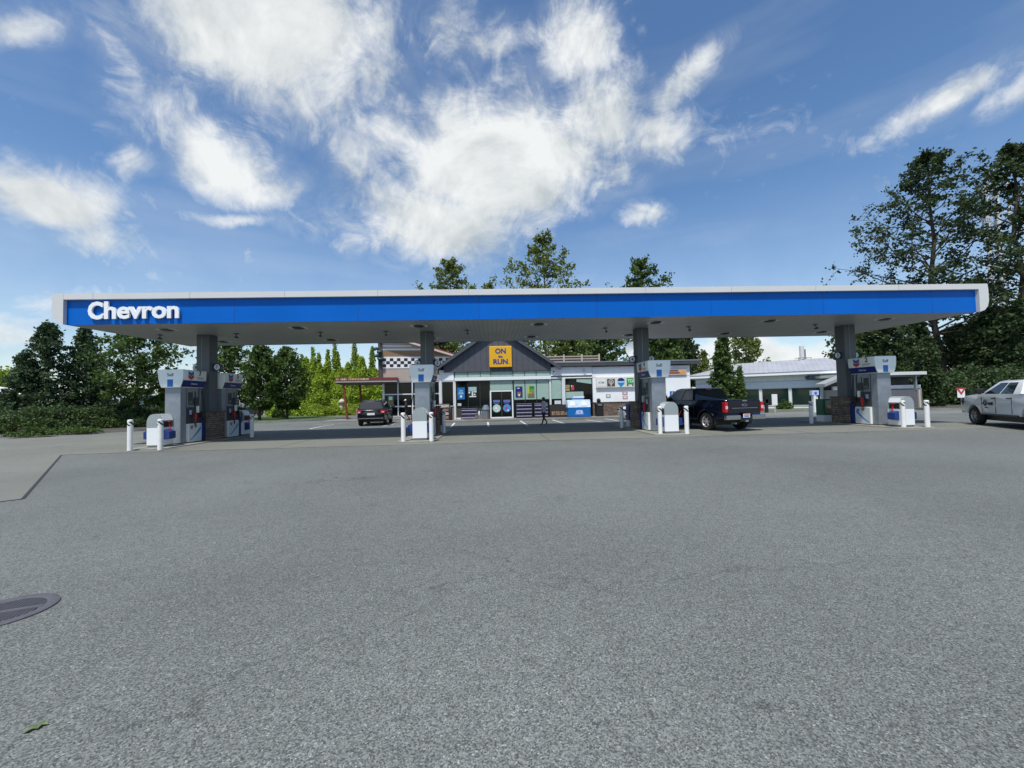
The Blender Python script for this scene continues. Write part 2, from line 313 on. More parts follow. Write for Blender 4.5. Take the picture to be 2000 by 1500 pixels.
# ================================================================== GROUND
asph = asphalt('asphalt', .140); asph_far = asphalt('asphalt_lane', .17, .5, .02)
def sheet(name, pts, m, z, kind='structure'):
    b = MB(); b.add([(p[0], p[1], 0) for p in pts], [tuple(range(len(pts)))]); o = b.build(name, m, loc=(0, 0, z)); 
    if o.data.polygons[0].normal.z < 0: o.data.flip_normals()
    return tag(o, kind=kind)
soil = mat('soil', (.07, .062, .045), .95, var=.3, vscale=.6, bump=.6, bscale=8)
grassm = mat('grass_green', (.055, .10, .018), .9, var=.35, vscale=3, bump=1.0, bscale=50)
sheet('ground', [(-1500, -1500), (1500, -1500), (1500, 1500), (-1500, 1500)], soil, -.02)
sheet('forecourt', [(-60, -30), (75, -30), (75, 68), (-60, 68)], asph, 0)
A_ = Vector((-15.35, 15.48)); B_ = Vector((-8.69, 8.09)); dn = Vector((-.76, -.65)) * 9
sheet('concrete_pad', [A_, B_, B_ + dn, (-60, -14), (-60, 12), (-30, 25.2), (-23.2, 29.4), (-19, 31), (-16.6, 20.2), (22.2, 20.2), (22.6, 16.1), (17.8, 15.9), (-13.4, 15.7)], asphalt('slab_concrete', .168, .28, .07), .004)
for q_ in (-8.2, 2.1, 12.6): sheet('slab_joint', [(q_, 15.8), (q_ + .03, 15.8), (q_ + .03, 20.2), (q_, 20.2)], mat('joint_dark', (.06, .058, .05), .9), .008)
b = MB()
def strip(b, p, q, w, z=0.0):
    p = Vector(p).to_2d(); q = Vector(q).to_2d(); n = (q - p).normalized(); n = Vector((-n.y, n.x)) * w / 2
    b.add([(*(p + n), z), (*(p - n), z), (*(q - n), z), (*(q + n), z)], [(0, 1, 2, 3)])
strip(b, A_, B_, .05); strip(b, B_, B_ + dn, .05); strip(b, A_, (-13.4, 15.7), .03); strip(b, (-13.4, 15.7), (17.8, 15.9), .02)
tag(b.build('pad_joint', mat('tar_joint', (.03, .03, .03), .9), loc=(0, 0, .008)), kind='structure')
b = MB()
for p, q in [((880,835),(888,826)),((954.4,833.6),(952.8,824.8)),((1031.5,831.4),(1016,822)),((1103,827.4),(1079,820.4)),((1179.5,825),(1144,820)),((747,832.5),(771,828)),((1207,822),(1180,817.5)),
             ((604,838),(628,833)),((628,833),(652,829.5)),((612,830),(640,829))]:
    strip(b, G(*p), G(*q), .12)
tag(b.build('parking_lines', mat('line_paint', (.62, .62, .60), .7, var=.25, vscale=6), loc=(0, 0, .008)), kind='structure')
sheet('access_road', [(-31, 54), (-14, 54), (-13, 60), (-31, 60)], mat('road_sunlit', (.42, .41, .37), .85, var=.1), .008)  # road colour made pale so the strip reads as sunlit
sheet('lane_surface', [(12, 33), (60, 33), (60, 26), (24, 26)], asph_far, .004)

# kerbed beds
def bed(name, poly, m, h=.15, kw=.16):
    c = sum((Vector(p) for p in poly), Vector((0, 0))) / len(poly)
    inner = [c + (Vector(p) - c) * (1 - kw / (Vector(p) - c).length) for p in poly]
    k = MB(); n = len(poly)
    vs = [(*p, -.01) for p in poly] + [(*p, h) for p in poly] + [(*p, h) for p in inner] + [(*p, h - .06) for p in inner]
    fs = []
    for r in range(3):
        for i in range(n): fs.append((r*n+i, r*n+(i+1) % n, (r+1)*n+(i+1) % n, (r+1)*n+i))
    k.add(vs, fs); tag(k.build('kerb', kerbm), kind='structure')
    g = MB(); g.add([(*p, h - .03) for p in inner], [tuple(range(n))]); o = g.build(name, m)
    if o.data.polygons[0].normal.z < 0: o.data.flip_normals()
    return tag(o, kind='structure')
bed('planting_bed', [(-60, 9), (-29.6, 25.4), (-25.9, 27.6), (-23.4, 29.6), (-22.6, 31.5), (-23, 34), (-26, 38), (-60, 38)], soil)
bed('lawn_island', [(-40, 39), (-26, 37.2), (-18.2, 37.6), (-14.6, 39.0), (-13.9, 41), (-15, 43.5), (-20, 48), (-26, 52), (-40, 52)], grassm)
bed('lawn_verge', [(21.5, 34.2), (31, 33.6), (31.5, 36.2), (27, 38.5), (22, 40.5)], mat('dry_grass', (.12, .15, .045), .9, var=.3, bump=.8), .12)
bed('planting_verge', [(33.5, 30.5), (38, 28.8), (70, 24), (70, 60), (38, 60)], soil, .15)
# drain grate
def G2(px, py): return G(px, py).to_2d()
t = thing('drain_grate', 'round dark iron drain grate sunk in the asphalt at bottom left', 'drain', (-4.02, 3.62, 0), R(20))
gm = mat('cast_iron', (.085, .085, .095), .65, metal=0, var=.2, vscale=30)
b = MB(); b.lathe([(.235, .010), (.25, .016), (.305, .016), (.315, .010), (.315, -.02)], n=48); b.build('rim', gm, t, smooth=True)
b = MB(); b.cyl((0, 0, -.03), .30, .012, n=40); b.build('pit', black, t)
b = MB()
for i in range(-9, 10):
    x = i * .0255; h = math.sqrt(max(0, .236**2 - x*x)); b.box(x - .007, -h, -.012, x + .007, h, .013)
b.box(-.236, -.022, -.012, .236, .022, .014); b.build('bars', gm, t)
# leaf on the ground
t = MB(); c = G(72, 1422); pts = [(-.052,-.010),(-.030,-.030),(-.012,-.016),(.008,-.030),(.020,-.012),(.048,-.014),(.036,.002),(.055,.016),(.026,.014),(.016,.030),(.0,.014),(-.024,.026),(-.028,.006)]
t.add([(x * .95, y * .95, .004 + .012 * abs(math.sin(i * 1.9))) for i, (x, y) in enumerate(pts)] + [(0, 0, .010)], [(i, (i+1) % len(pts), len(pts)) for i in range(len(pts))])
tag(t.build('fallen_leaf', mat('leaf_green', (.09, .135, .04), .6, var=.2, vscale=60), loc=(c.x, c.y, .001), rz=R(35)), 'small green lobed leaf lying flat on the asphalt near the camera', 'leaf')

# ================================================================== CANOPY
XL, XR, YF, YB, ZS, ZT = -16.65, 21.0, 16.92, 23.5, 4.93, 6.13
COLX = [-13.4, -3.12, 7.33, 17.8]; CY = 20.05
can = thing('fuel_canopy', 'long flat station canopy with blue fascia, white rim and four grey columns', 'canopy', (2.2, 20, 0))
def rel(b, o): b.v = [(x - o.location.x, y - o.location.y, z - o.location.z) for x, y, z in b.v]; return b
soffm = ribbed('ribbed_deck', (.30, .32, .315), 0, .2, .5, .45)
b = MB(); b.box(XL, YF + .05, ZS, XR, YB, ZS + .10); rel(b, can).build('soffit', soffm, can)
b = MB(); b.box(XL, YF + .06, ZS + .11, XR, YB - .02, ZT - .12); rel(b, can).build('roof_deck', signgrey, can)
rimm = mat('rim_panel', (.62, .62, .60), .45, var=.03, vscale=.7)
x = XL; pi = 0
while x < XR - .01:
    x1 = min(XR, XL + 1.5 if pi == 0 else x + 2.44); rr = random.Random(pi + 5); f = rr.uniform(.93, 1.07); g_ = rr.uniform(-.006, .006)
    bm_ = mat('panel_blue_%d' % (pi % 6), (.0005, .118 * f, .50 * f), .32 + .05 * (pi % 3), var=.05, vscale=.5, spec=.15)
    b = MB(); b.box(x, YF + .0, ZS - .01, x1, YF + .045, ZT - .24); rel(b, can).build('blue_panel', bm_, can); x = x1; pi += 1
x = XL + 1.5
while x < XR: b = MB(); b.box(x - .006, YF - .003, ZS, x + .006, YF, ZT - .25); x += 4.88; rel(b, can).build('fascia_seam', navy, can)
b = MB(); b.box(XL, YF - .14, ZT - .235, XR, YF - .09, ZT); b.box(XL, YF - .09, ZT - .05, XR, YB - .1, ZT); b.box(XL, YF - .09, ZT - .235, XR, YF + .05, ZT - .22)
rel(b, can).build('top_rim', rimm, can)
x = XL + 1.1
while x < XR: b = MB(); b.box(x - .006, YF - .143, ZT - .235, x + .006, YF - .14, ZT); x += 3.66; rel(b, can).build('rim_seam', mat('seam_grey', (.3, .3, .29), .6), can)
pr = [(0, ZT), (-.40, ZT), (-.43, ZT - .25), (-.43, ZT - .75), (-.36, ZS + .22), (-.22, ZS + .06), (0, ZS - .012)]
b = MB(); b.prism([(XL + x, z) for x, z in pr], 'y', YF - .145, YB + .1); rel(b, can).build('end_cap', rimm, can)
b = MB(); b.prism([(XR - x, z) for x, z in pr], 'y', YF - .145, YB + .1); rel(b, can).build('end_cap', rimm, can)
b = MB(); b.box(XL, YB, ZS - .01, XR, YB + .05, ZT - .05); rel(b, can).build('rear_fascia', blue, can)
for word, x0_, w_, h_, z0_ in (('C', -15.77, .56, .71, 5.10), ('hevron', -15.16, 2.83, .70, 5.11)):
    t = text('station_name', word, 1.0, mat('letter_white', (.84, .86, .86), .4), can, (0, 0, 0), ext=.035, bold=.036 if word == 'C' else .030, extra=.98)
    xs = [v.co.x for v in t.data.vertices]; zs = [v.co.z for v in t.data.vertices]
    t.data.transform(Matrix.Diagonal((w_ / (max(xs) - min(xs)), 1, h_ / (max(zs) - min(zs)), 1))); xs = [v.co.x for v in t.data.vertices]; zs = [v.co.z for v in t.data.vertices]
    t.location = (x0_ - min(xs) - can.location.x, YF - .075 - can.location.y, z0_ - min(zs))
lens = mat('lamp_lens', (.16, .16, .15), .4); 
for x in (-13.9, -8.4, -3.2, 2.1, 7.4, 12.7, 18.2):
    for y in (18.3, 22.0):
        b = MB(); b.lathe([(.0, -.07), (.16, -.065), (.24, -.03), (.28, 0)], n=20); o = b.build('canopy_light', dgrey, can, smooth=True, loc=(x - 2.2, y - 20, ZS - .001))
        b = MB(); b.box(-.36, -.2, -.012, .36, .2, 0); b.build('light_plate', signgrey, o)
for x in (-15.2, -11.8, -8.0, -4.98, -1.18, 5.45, 9.54, 15.9):
    b = MB(); b.lathe([(.0, -.03), (.10, -.03), (.12, 0)], n=14); b.tube([(0, 0, -.02), (.03, -.05, -.14)], .018, 6); b.cyl((.03, -.13, -.18), .045, .17, 'y', 10)
    b.build('canopy_camera', dgrey, can, smooth=True, loc=(x - 2.2, 19.6 - 20, ZS - .001))
nums = [('8', '7'), ('6', '5'), ('4', '3'), ('2', '1')]
for i, cx in enumerate(COLX):
    b = MB(); b.box(-.29, -.29, .02, .29, .29, ZS - .004); c = b.build('column', colgrey, can, bevel=.012, loc=(cx - 2.2, CY - 20, 0))
    b = MB(); b.box(-.05, -.302, 1.4, -.03, -.292, ZS - .02); b.build('column_seam', steel, c)
    b = MB(); b.box(-.50, -.48, .03, .50, .48, 1.30); b.build('stone_base', stone, c)
    b = MB(); b.box(-.54, -.52, 1.30, .54, .52, 1.37); b.build('stone_cap', mat('cap_stone', (.10, .085, .075), .8, var=.2), c, bevel=.01)
    for k, sgn in enumerate((-1, 1)):
        b = MB(); b.box(sgn * .29, -.05, 3.26, sgn * .46, .05, 3.60); b.cyl((sgn * .46, -.05, 3.43), .17, .10, 'y', 28); d = b.build('number_sign', navy2, c)
        b = MB(); b.cyl((sgn * .475, -.062, 3.43), .135, .011, 'y', 28); b.build('number_disc', signgrey, d)
        text('pump_number', nums[i][k], .19, black, d, (sgn * .475, -.066, 3.425), bold=.004)

# ================================================================== ISLANDS
FONTC = mat('lettering_grey', (.10, .13, .11), .6)
for i, cx in enumerate(COLX):
    w = .78; poly = [(cx - w, 16.75), (cx - w + .25, 16.45), (cx + w - .25, 16.45), (cx + w, 16.75), (cx + w, 22.6), (cx + w - .3, 23.0), (cx - w + .3, 23.0), (cx - w, 22.6)]
    b = MB(); b.prism(poly, 'z', -.01, .045); tag(b.build('pump_island', concrete, bevel=.012), kind='structure')

def logo(parent, loc, face, s=1.0):
    """two stacked V stripes, blue above red, on a pale ground"""
    rz = {'-y': 0, 'x': R(90), '-x': R(-90)}[face]; Mx = Matrix.Rotation(rz, 4, 'Z') @ Matrix.Scale(s, 4)
    b = MB(); h = .085
    for (z, m) in ((.035, 0), (-.075, 1)):
        b.prism([(-.11, z + h), (0, z + .035), (.11, z + h), (.11, z - .005), (0, z - .06), (-.11, z - .005)][::1], 'y', -.004, 0, m)
    b.prism([(-.11, .125), (.11, .125), (.11, .115), (-.11, .115)], 'y', -.004, 0, 2)
    b.xf(Mx); o = b.build('brand_emblem', [midblue, red, mat('pale_blue', (.25, .5, .75), .4)], parent); o.location = loc; return o

def make_dispenser():
    t = thing('fuel_dispenser', 'fuel dispenser', 'fuel pump')
    b = MB(); b.box(-.32, .12, .04, .32, .46, 2.40); b.build('end_pillar', steel2, t, bevel=.015)
    b = MB(); b.box(-.40, .46, .05, .40, 1.28, .84); b.build('lower_cabinet', offwhite, t, bevel=.01)
    b = MB(); b.box(-.36, .46, .84, .36, 1.24, 1.55); b.build('control_panel', dgrey, t, bevel=.01)
    b = MB(); b.box(-.33, .50, 1.55, .33, 1.16, 2.40); b.build('upper_panel', steel, t, bevel=.01)
    b = MB(); b.box(-.30, 1.28, .04, .30, 1.36, 2.38); b.build('rear_panel', steel2, t)
    prof = [(-.50, .76), (-.52, .70), (-.50, .36), (-.44, .12), (-.38, 0), (.38, 0), (.44, .12), (.50, .36), (.52, .70), (.50, .76)]
    b = MB(); b.prism([(x, z + 2.40) for x, z in prof], 'y', 0, 1.42); s = b.build('sign_cap', offwhite, t, bevel=.012, smooth=True)
    b = MB(); b.box(-.13, -.006, 2.43, .10, -.0, 2.74); b.build('blue_square', midblue, s)
    text('lettering', 'Self', .19, FONTC, s, (-.01, -.004, 2.93), bold=.002)
    for sg in (-1, 1):
        f = 'x' if sg > 0 else '-x'
        b = MB(); b.slab(*( [(sg*.386,.02,2.425),(sg*.386,1.40,2.425),(sg*.495,1.40,2.70),(sg*.495,.02,2.70)] if sg > 0 else [(-.386,1.40,2.425),(-.386,.02,2.425),(-.495,.02,2.70),(-.495,1.40,2.70)] ), .004)
        b.xf(Matrix.Translation((sg * .018, 0, 0))); b.build('navy_band', navy, s)
        text('band_lettering', 'Chevron', .11, signgrey, s, (sg * .472, .7, 2.565), f)
        logo(s, (sg * .522, .45 if sg > 0 else .95, 2.93), f, 1.45)
        b = MB(); yc = 1.0 if sg > 0 else .42; b.box(sg*.518, yc - .22, 2.835, sg*.525, yc + .22, 2.85); b.box(sg*.516, yc - .16, 2.79, sg*.523, yc + .22, 2.803); b.build('small_print', FONTC, s)
        # customer side of the pump
        b = MB(); b.box(sg*.36, .86, 1.62, sg*.375, 1.10, 1.98); b.box(sg*.33, .55, 1.66, sg*.345, .80, 2.2); b.build('display', dgrey, t)
        b = MB(); b.box(sg*.345, .56, 1.70, sg*.350, .76, 1.84); b.build('screen', mat('screen_glass', (.06, .09, .08), .1), t)
        b = MB(); b.box(sg*.36, .52, 1.20, sg*.385, .70, 1.46); b.build('keypad', navy2, t)
        b = MB()
        for r in range(4):
            for c in range(3): b.box(sg*.385, .545 + c*.05, 1.24 + r*.05, sg*.391, .58 + c*.05, 1.275 + r*.05)
        b.build('key', signgrey, t)
        b = MB(); b.box(sg*.36, .98, 1.30, sg*.44, 1.08, 1.60); b.build('paper_towel', offwhite, t, bevel=.012)
        b = MB(); b.box(sg*.40, .50, .10, sg*.404, 1.24, .80); b.build('lower_graphic', mat('graphic_white', (.6, .66, .66), .4), t)
        b = MB()
        for k in range(8):
            u0, u1 = k/8, (k+1)/8; z0 = .12 + .45*u0**1.4; z1 = .12 + .45*u1**1.4
            b.add([(sg*.408, .52+.7*u0, z0), (sg*.408, .52+.7*u1, z1), (sg*.408, .52+.7*u1, z1+.13*u1+.02), (sg*.408, .52+.7*u0, z0+.13*u0+.02)], [(0,1,2,3)])
        b.build('blue_swoosh', mat('swoosh_blue', (.03, .22, .55), .4), t)
        logo(t, (sg*.408, .66 if sg > 0 else 1.1, .68), f, .6)
        for (yy, mm, zz) in ((.80, red, 1.06), (1.16, black, 1.10)):
            b = MB(); b.tube([(sg*.37, yy, zz+.24), (sg*.43, yy, zz+.20), (sg*.47, yy, zz+.02), (sg*.45, yy+.02, zz-.20)], [.03, .045, .05, .022], 8); b.box(sg*.40, yy-.045, zz, sg*.50, yy+.045, zz+.20)
            z = b.build('nozzle', mm, t, bevel=.01)
            b = MB(); pts = []
            for k in range(15):
                u = k/14; pts.append((sg*(.45+.12*math.sin(u*math.pi)), yy+.02+(-.38 if yy < 1 else .12)*math.sin(u*math.pi*.9)**2*.6, (zz-.20)*(1-u)+2.25*u - .95*math.sin(u*math.pi)**1.2*(1-u)**.6))
            b.tube(pts, .017, 6); b.build('hose', rubber, z, smooth=True)
        b = MB(); b.box(sg*.38, 1.30, .06, sg*.12, 1.62, .98); b.box(sg*.36, 1.33, .98, sg*.14, 1.59, 1.02); b.build('waste_bin', navy2, t, bevel=.03)
    return t

disp = [(0, 18.0, '7', 'white and grey fuel dispenser numbered 7 at the front of the leftmost island'),
        (1, 18.0, '5', 'fuel dispenser seen end-on on the second island from left, in front of its column'),
        (2, 18.0, '4', 'fuel dispenser numbered 4 beside the dark pickup, right of the third column'),
        (3, 18.0, '2', 'fuel dispenser numbered 2 on the rightmost island, right of the stone column base'),
        (0, 20.45, '5', 'fuel dispenser standing behind the leftmost canopy column, next to a rear bollard')]
dp = make_dispenser(); dps = [dp] + [copy_tree(dp) for _ in range(4)]
for o, (i, y, n, lab) in zip(dps, disp):
    o.location = (COLX[i] + (-.12 if i == 0 and y < 19 else .04), y, .03); tag(o, lab, group='fuel dispensers on the pump islands')
    s = [c for c in o.children if c.name.startswith('sign_cap')][0]
    text('pump_number', n, .30, black, s, (.524, 1.0, 3.02), 'x', bold=.004); text('pump_number', n, .30, black, s, (-.524, .42, 3.02), '-x', bold=.004)

def make_cabinet():
    t = thing('service_cabinet', 'cabinet', 'service cabinet')
    b = MB(); b.box(-.29, 0, .09, .29, .62, .78); b.build('lower_box', mat('cabinet_white', (.80, .82, .82), .35), t, bevel=.01)
    b = MB(); b.box(-.27, .02, .03, .27, .60, .09); b.build('plinth', concrete, t)
    arc = [(.29, .78), (.29, 1.02), (.27, 1.12), (.22, 1.22), (.14, 1.295), (.05, 1.32)]
    prof = arc + [(-x, z) for x, z in arc[::-1]]
    b = MB(); b.prism(prof, 'y', 0, .62); b.build('hood', mat('hood_grey', (.30, .345, .34), .4, var=.04), t, smooth=True)
    for sg in (-1, 1):
        b = MB(); b.box(sg*.285, .08, .80, sg*.293, .54, 1.02); b.build('opening', black, t)
        b = MB(); b.slab(*([(.297,.06,1.06),(.297,.56,1.06),(.215,.56,1.245),(.215,.06,1.245)] if sg > 0 else [(-.297,.56,1.06),(-.297,.06,1.06),(-.215,.06,1.245),(-.215,.56,1.245)]), .008); b.xf(Matrix.Translation((sg*.008, 0, .004))); b.build('hood_label', mat('label_white', (.7, .76, .78), .3), t)
        b = MB(); b.prism([(sg*.29, .30), (sg*.50, .34), (sg*.50, .62), (sg*.29, .70)], 'y', .10, .44); b.build('wash_bucket', navy2, t, bevel=.012)
        b = MB(); b.tube([(sg*.42, .26, .60), (sg*.30, .34, 1.0)], .010, 6); b.box(sg*.28, .26, .99, sg*.40, .42, 1.02); b.tube([(sg*.38, .30, .6), (sg*.50, .20, .93)], .010, 6); b.build('squeegee', red, t)
    return t
cabs = [(COLX[0]+.06, 16.95, 'white cabinet with grey rounded hood beside dispenser 7, between two bollards'),
        (COLX[1]+.12, 16.95, 'white cabinet with grey hood right in front of the dispenser seen end-on'),
        (COLX[2]+.06, 16.95, 'white cabinet with grey rounded hood beside the dark pickup'),
        (COLX[3]-.12, 16.95, 'white cabinet with grey rounded hood and blue bucket on the rightmost island'),
        (COLX[0]+.25, 21.95, 'cabinet with grey hood at the rear of the leftmost island')]
c0 = make_cabinet(); cs = [c0] + [copy_tree(c0) for _ in range(4)]
for o, (x, y, lab) in zip(cs, cabs): o.location = (x, y, .03); tag(o, lab, group='windscreen wash cabinets')

def make_bollard():
    b = MB(); b.lathe([(.088, 0), (.088, .92)], n=24, m=0); n = 24
    for r in range(4):                          # checked warning band
        z0, z1 = .92 + r*.04, .96 + r*.04
        for k in range(n):
            a0, a1 = 2*math.pi*k/n, 2*math.pi*(k+1)/n; m = 1 if (k + r*2) % 8 < 4 else 0
            b.add([(.0885*math.cos(a0), .0885*math.sin(a0), z0), (.0885*math.cos(a1), .0885*math.sin(a1), z0), (.0885*math.cos(a1), .0885*math.sin(a1), z1), (.0885*math.cos(a0), .0885*math.sin(a0), z1)], [(0,1,2,3)], m)
    b.lathe([(.088, 1.08), (.088, 1.12), (.082, 1.145), (.05, 1.158), (0, 1.16)], n=24)
    return b.build('bollard', [mat('bollard_white', (.80, .79, .75), .45, var=.05, vscale=4), black])
bl = [((254,881),'leftmost white bollard, standing left of the first wash cabinet'),((313,880),'white bollard in front of dispenser 7, right of the first wash cabinet'),
      ((788,864),'white bollard left of the cabinet on the second island'),((843,863),'white bollard right of the cabinet on the second island'),
      ((1290,849),'white bollard left of the cabinet beside the dark pickup'),((1342,849),'white bollard in front of the dark pickup truck door'),
      ((1765,836),'white bollard in front of the cabinet on the rightmost island'),((1812,836),'rightmost white bollard with a grey faded warning band'),
      ((492,854),'shaded rear bollard of the leftmost island, in front of the lawn'),((867,847),'shaded rear bollard of the second island, in front of the store window'),
      ((1215,836),'shaded rear bollard left of the third canopy column'),((1585,827),'shaded rear bollard left of the green board box')]
bp = make_bollard()
for i, (p, lab) in enumerate(bl):
    o = bp if i == 0 else copy_tree(bp); q = G(*p); o.location = (q.x, q.y, .02 if i < 8 else 0); o.rotation_euler.z = i * 1.3 + .2
    tag(o, lab, 'bollard', 'bollards guarding the pump islands')

def adbox(x, y, c, lab, picm, w=.37):
    t = thing('display_box', lab, 'display box', (x, y, .04), group='display boxes behind the columns')
    b = MB(); b.box(-w, 0, 0, w, .5, .34); b.build('white_base', white, t, bevel=.01)
    b = MB(); b.box(-w, 0, .34, w, .5, 1.2); b.build('board', c, t, bevel=.01)
    b = MB(); b.box(-w+.13, -.008, .48, w-.2, 0, 1.12, 0); b.box(-w+.15, -.012, .50, w-.22, -.008, .76, 1); b.cyl((-.05, -.016, .78), .1, .008, 'y', 16, 2); b.build('poster', picm, t)
adbox(17.80, 21.2, green, 'green board box on a white base, left of the rightmost stone column', [mat('pic_sand', (.35, .33, .20), .5), mat('pic_brown', (.25, .11, .05), .5), mat('pic_pale', (.5, .55, .4), .5)])
adbox(7.40, 21.3, navy, 'navy and red board box on a white base, behind the third column', [midblue, red, white])
adbox(-2.95, 21.0, mat('brown_board', (.10, .07, .06), .5), 'brownish board box behind the dispenser on the second island', [red, mat('pic_grey', (.3, .3, .3), .5), white])
# ================================================================== STORE
SY = 31.5                                   # shop front plane
b = MB(); b.box(-4.6, 30.05, -.01, 16.2, SY + .3, .15); tag(b.build('sidewalk', kerbm, bevel=.02), kind='structure')
st = thing('convenience_store', 'low white shop with charcoal gable, frosted glazing and stone wainscot', 'shop', (0, SY, 0))
def sb(name, boxes, m, parent=st, bevel=0):
    b = MB()
    for (x0, y0, z0, x1, y1, z1) in boxes: b.box(x0, y0, z0, x1, y1, z1)
    return b.build(name, m, parent, bevel=bevel)
sb('wall', [(7.62, 0, 1.2, 15.3, 9, 3.92), (-4.05, .5, .15, 7.62, 9, 3.9), (-4.05, -.02, 3.10, -2.96, .5, 3.9), (4.42, -.03, 3.30, 7.62, .5, 3.95)], wallwhite)
sb('wall_joint', [(7.62, -.006, 3.08, 15.3, 0, 3.11), (7.60, -.01, .15, 7.64, 0, 3.92)], mat('joint_grey', (.28, .3, .33), .6))
sb('stone_wainscot', [(7.62, -.07, .10, 15.37, 8.9, 1.16)], stone)
sb('stone_sill', [(7.60, -.10, 1.16, 15.40, 8.8, 1.21)], mat('cap_stone', (.1, .085, .075), .8))
rf = sb('flat_roof', [(4.6, -.28, 3.98, 16.0, 9.4, 4.32), (-4.3, .4, 3.98, 4.6, 9.4, 4.2)], mat('roof_dark', (.06, .062, .075), .7, var=.1), bevel=.02)
sb('roof_drip', [(4.6, -.30, 4.24, 16.02, -.28, 4.33)], steel, rf)
# gable
gx0, gx1, gpx, gz, gp = -4.45, 5.15, .37, 3.95, 7.28
b = MB(); b.prism([(-3.7, 3.72), (4.42, 3.72), (4.42, 4.3), (gpx, 6.95), (-3.7, 4.3)], 'y', -.12, .5); b.build('gable', charcoal, st)
b = MB()
for k in range(18):
    x = -3.6 + k * .45; zt = 6.93 - abs(x - gpx) * .655; b.box(x, -.132, 3.73, x + .02, -.12, min(zt, 6.9))
b.build('gable_batten', mat('charcoal_dark', (.04, .042, .055), .7), st)
sl = (gp - gz) / (gpx - gx0)
for sg, xe in ((-1, gx0), (1, gx1)):
    b = MB(); z0 = gp - abs(xe - gpx) * sl; b.prism([(gpx, gp), (xe, z0), (xe, z0 - .22), (gpx, gp - .26)], 'y', -.38, 8); b.build('roof_slope', mat('shingle_dark', (.07, .072, .08), .85, var=.3, vscale=14), st)
    b = MB(); b.prism([(gpx, gp - .02), (xe, z0 - .02), (xe, z0 - .26), (gpx, gp - .30)], 'y', -.43, -.38); b.build('barge_board', mat('barge', (.075, .08, .095), .6), st)
# glazing
def win(x0, x1, z0, z1, m, y=0.0, fr=.045, frm=None, name='window'):
    f = MB(); frm = frm or mat('white_frame', (.66, .69, .70), .4)
    for q in ((x0, z0, x0+fr, z1), (x1-fr, z0, x1, z1), (x0+fr, z0, x1-fr, z0+fr), (x0+fr, z1-fr, x1-fr, z1)): f.box(q[0], y-.05, q[1], q[2], y+.02, q[3])
    o = f.build(name, frm, st); p = MB(); p.box(x0+fr, y-.02, z0+fr, x1-fr, y, z1-fr); p.build('pane', m, o); return o
dkf = mat('dark_frame', (.03, .045, .045), .4)
X = lambda px: YP(px, 780, SY).x
sb('white_band', [(-2.9, -.17, 3.05, 4.42, .1, 3.30), (4.42, -.06, 3.08, 7.60, .1, 3.16)], mat('band_white', (.80, .84, .85), .35), bevel=.01)
for x0, x1 in ((-2.9,-1.9),(-1.9,-.95),(-.95,-.16),(-.16,1.53),(1.53,2.42),(2.42,3.30),(3.30,4.42)): win(x0, x1, 3.30, 3.72, frost, fr=.02, frm=dkf, name='transom_window')
for q in [(-4.08, -.08, .15, -3.9, .1, 3.12), (-2.98, -.10, .15, -2.82, .1, 3.06), (4.28, -.08, .2, 4.42, .1, 3.06), (5.24, -.10, 1.0, 5.50, .1, 3.08), (5.30, -.08, .15, 5.44, .1, 1.0)]: sb('post', [q], mat('white_frame', (.66, .69, .70), .4))
win(-3.9, -2.98, 1.15, 3.05, glass); sb('low_panel', [(-3.9, 0, .15, -2.98, .1, 1.15)], mat('low_grey', (.20, .19, .18), .6))
for x0, x1 in ((-2.82,-1.9),(-1.9,-1.0),(-1.0,-.30)):
    win(x0, x1, 1.08, 3.05, glass, fr=.02, frm=dkf)
    sb('low_board', [(x0, 0, .30, x1, .05, 1.08)], mat('brown_low', (.055, .05, .038), .6)); sb('base_strip', [(x0, -.03, .16, x1, .02, .28)], white)
win(-.26, 1.50, 2.28, 3.05, frost, fr=.02, frm=dkf); 
dr = win(-.26, 1.50, .16, 2.28, glass, fr=.10, frm=mat('band_white', (.8, .84, .85), .35), name='sliding_door')
b = MB(); b.box(.60, -.06, .26, .65, .0, 2.18); b.build('door_stile', mat('stile', (.05, .05, .05), .3), dr)
for (cx, m1, m2) in ((.24, mat('decal_mint', (.45, .62, .55), .4), white), (1.02, mat('decal_blue', (.08, .25, .6), .4), red)):
    b = MB(); b.cyl((cx, -.03, .92), .30, .006, 'y', 32, 0); b.cyl((cx, -.034, .92), .26, .004, 'y', 32, 1) if 0 else None
    b.box(cx - .14, -.036, .86, cx + .04, -.030, 1.0, 1); b.box(cx + .02, -.036, .70, cx + .14, -.030, .80, 2); b.build('door_decal', [m1, m2, white], dr)
    b = MB(); b.box(cx - .26, -.036, 1.38, cx + .26, -.03, 1.55); b.box(cx - .22, -.036, 1.28, cx + .2, -.03, 1.34); b.build('door_banner', mat('banner_blue', (.12, .16, .42), .5), dr)
for x0, x1 in ((1.55,2.42),(2.42,3.30),(3.30,4.28)): win(x0, x1, 1.52, 3.05, frost, fr=.025, frm=dkf); win(x0, x1, .2, 1.52, glass, fr=.02, frm=dkf)
win(4.42, 5.24, 1.52, 3.05, frost, fr=.02, frm=dkf); win(4.42, 5.24, .2, 1.52, glass, fr=.02, frm=dkf)
win(5.50, 7.60, 1.2, 3.06, glass, fr=.03, frm=dkf); win(5.50, 7.60, .2, 1.2, glass, fr=.02, frm=dkf)
b = MB(); b.add([(6.4, -.028, 2.8), (7.55, -.028, 2.62), (7.55, -.028, 3.0), (6.4, -.028, 3.0)], [(0,1,2,3)]); b.box(5.55, -.03, 1.55, 6.9, -.024, 2.05); b.build('frosted_film', frost, st)
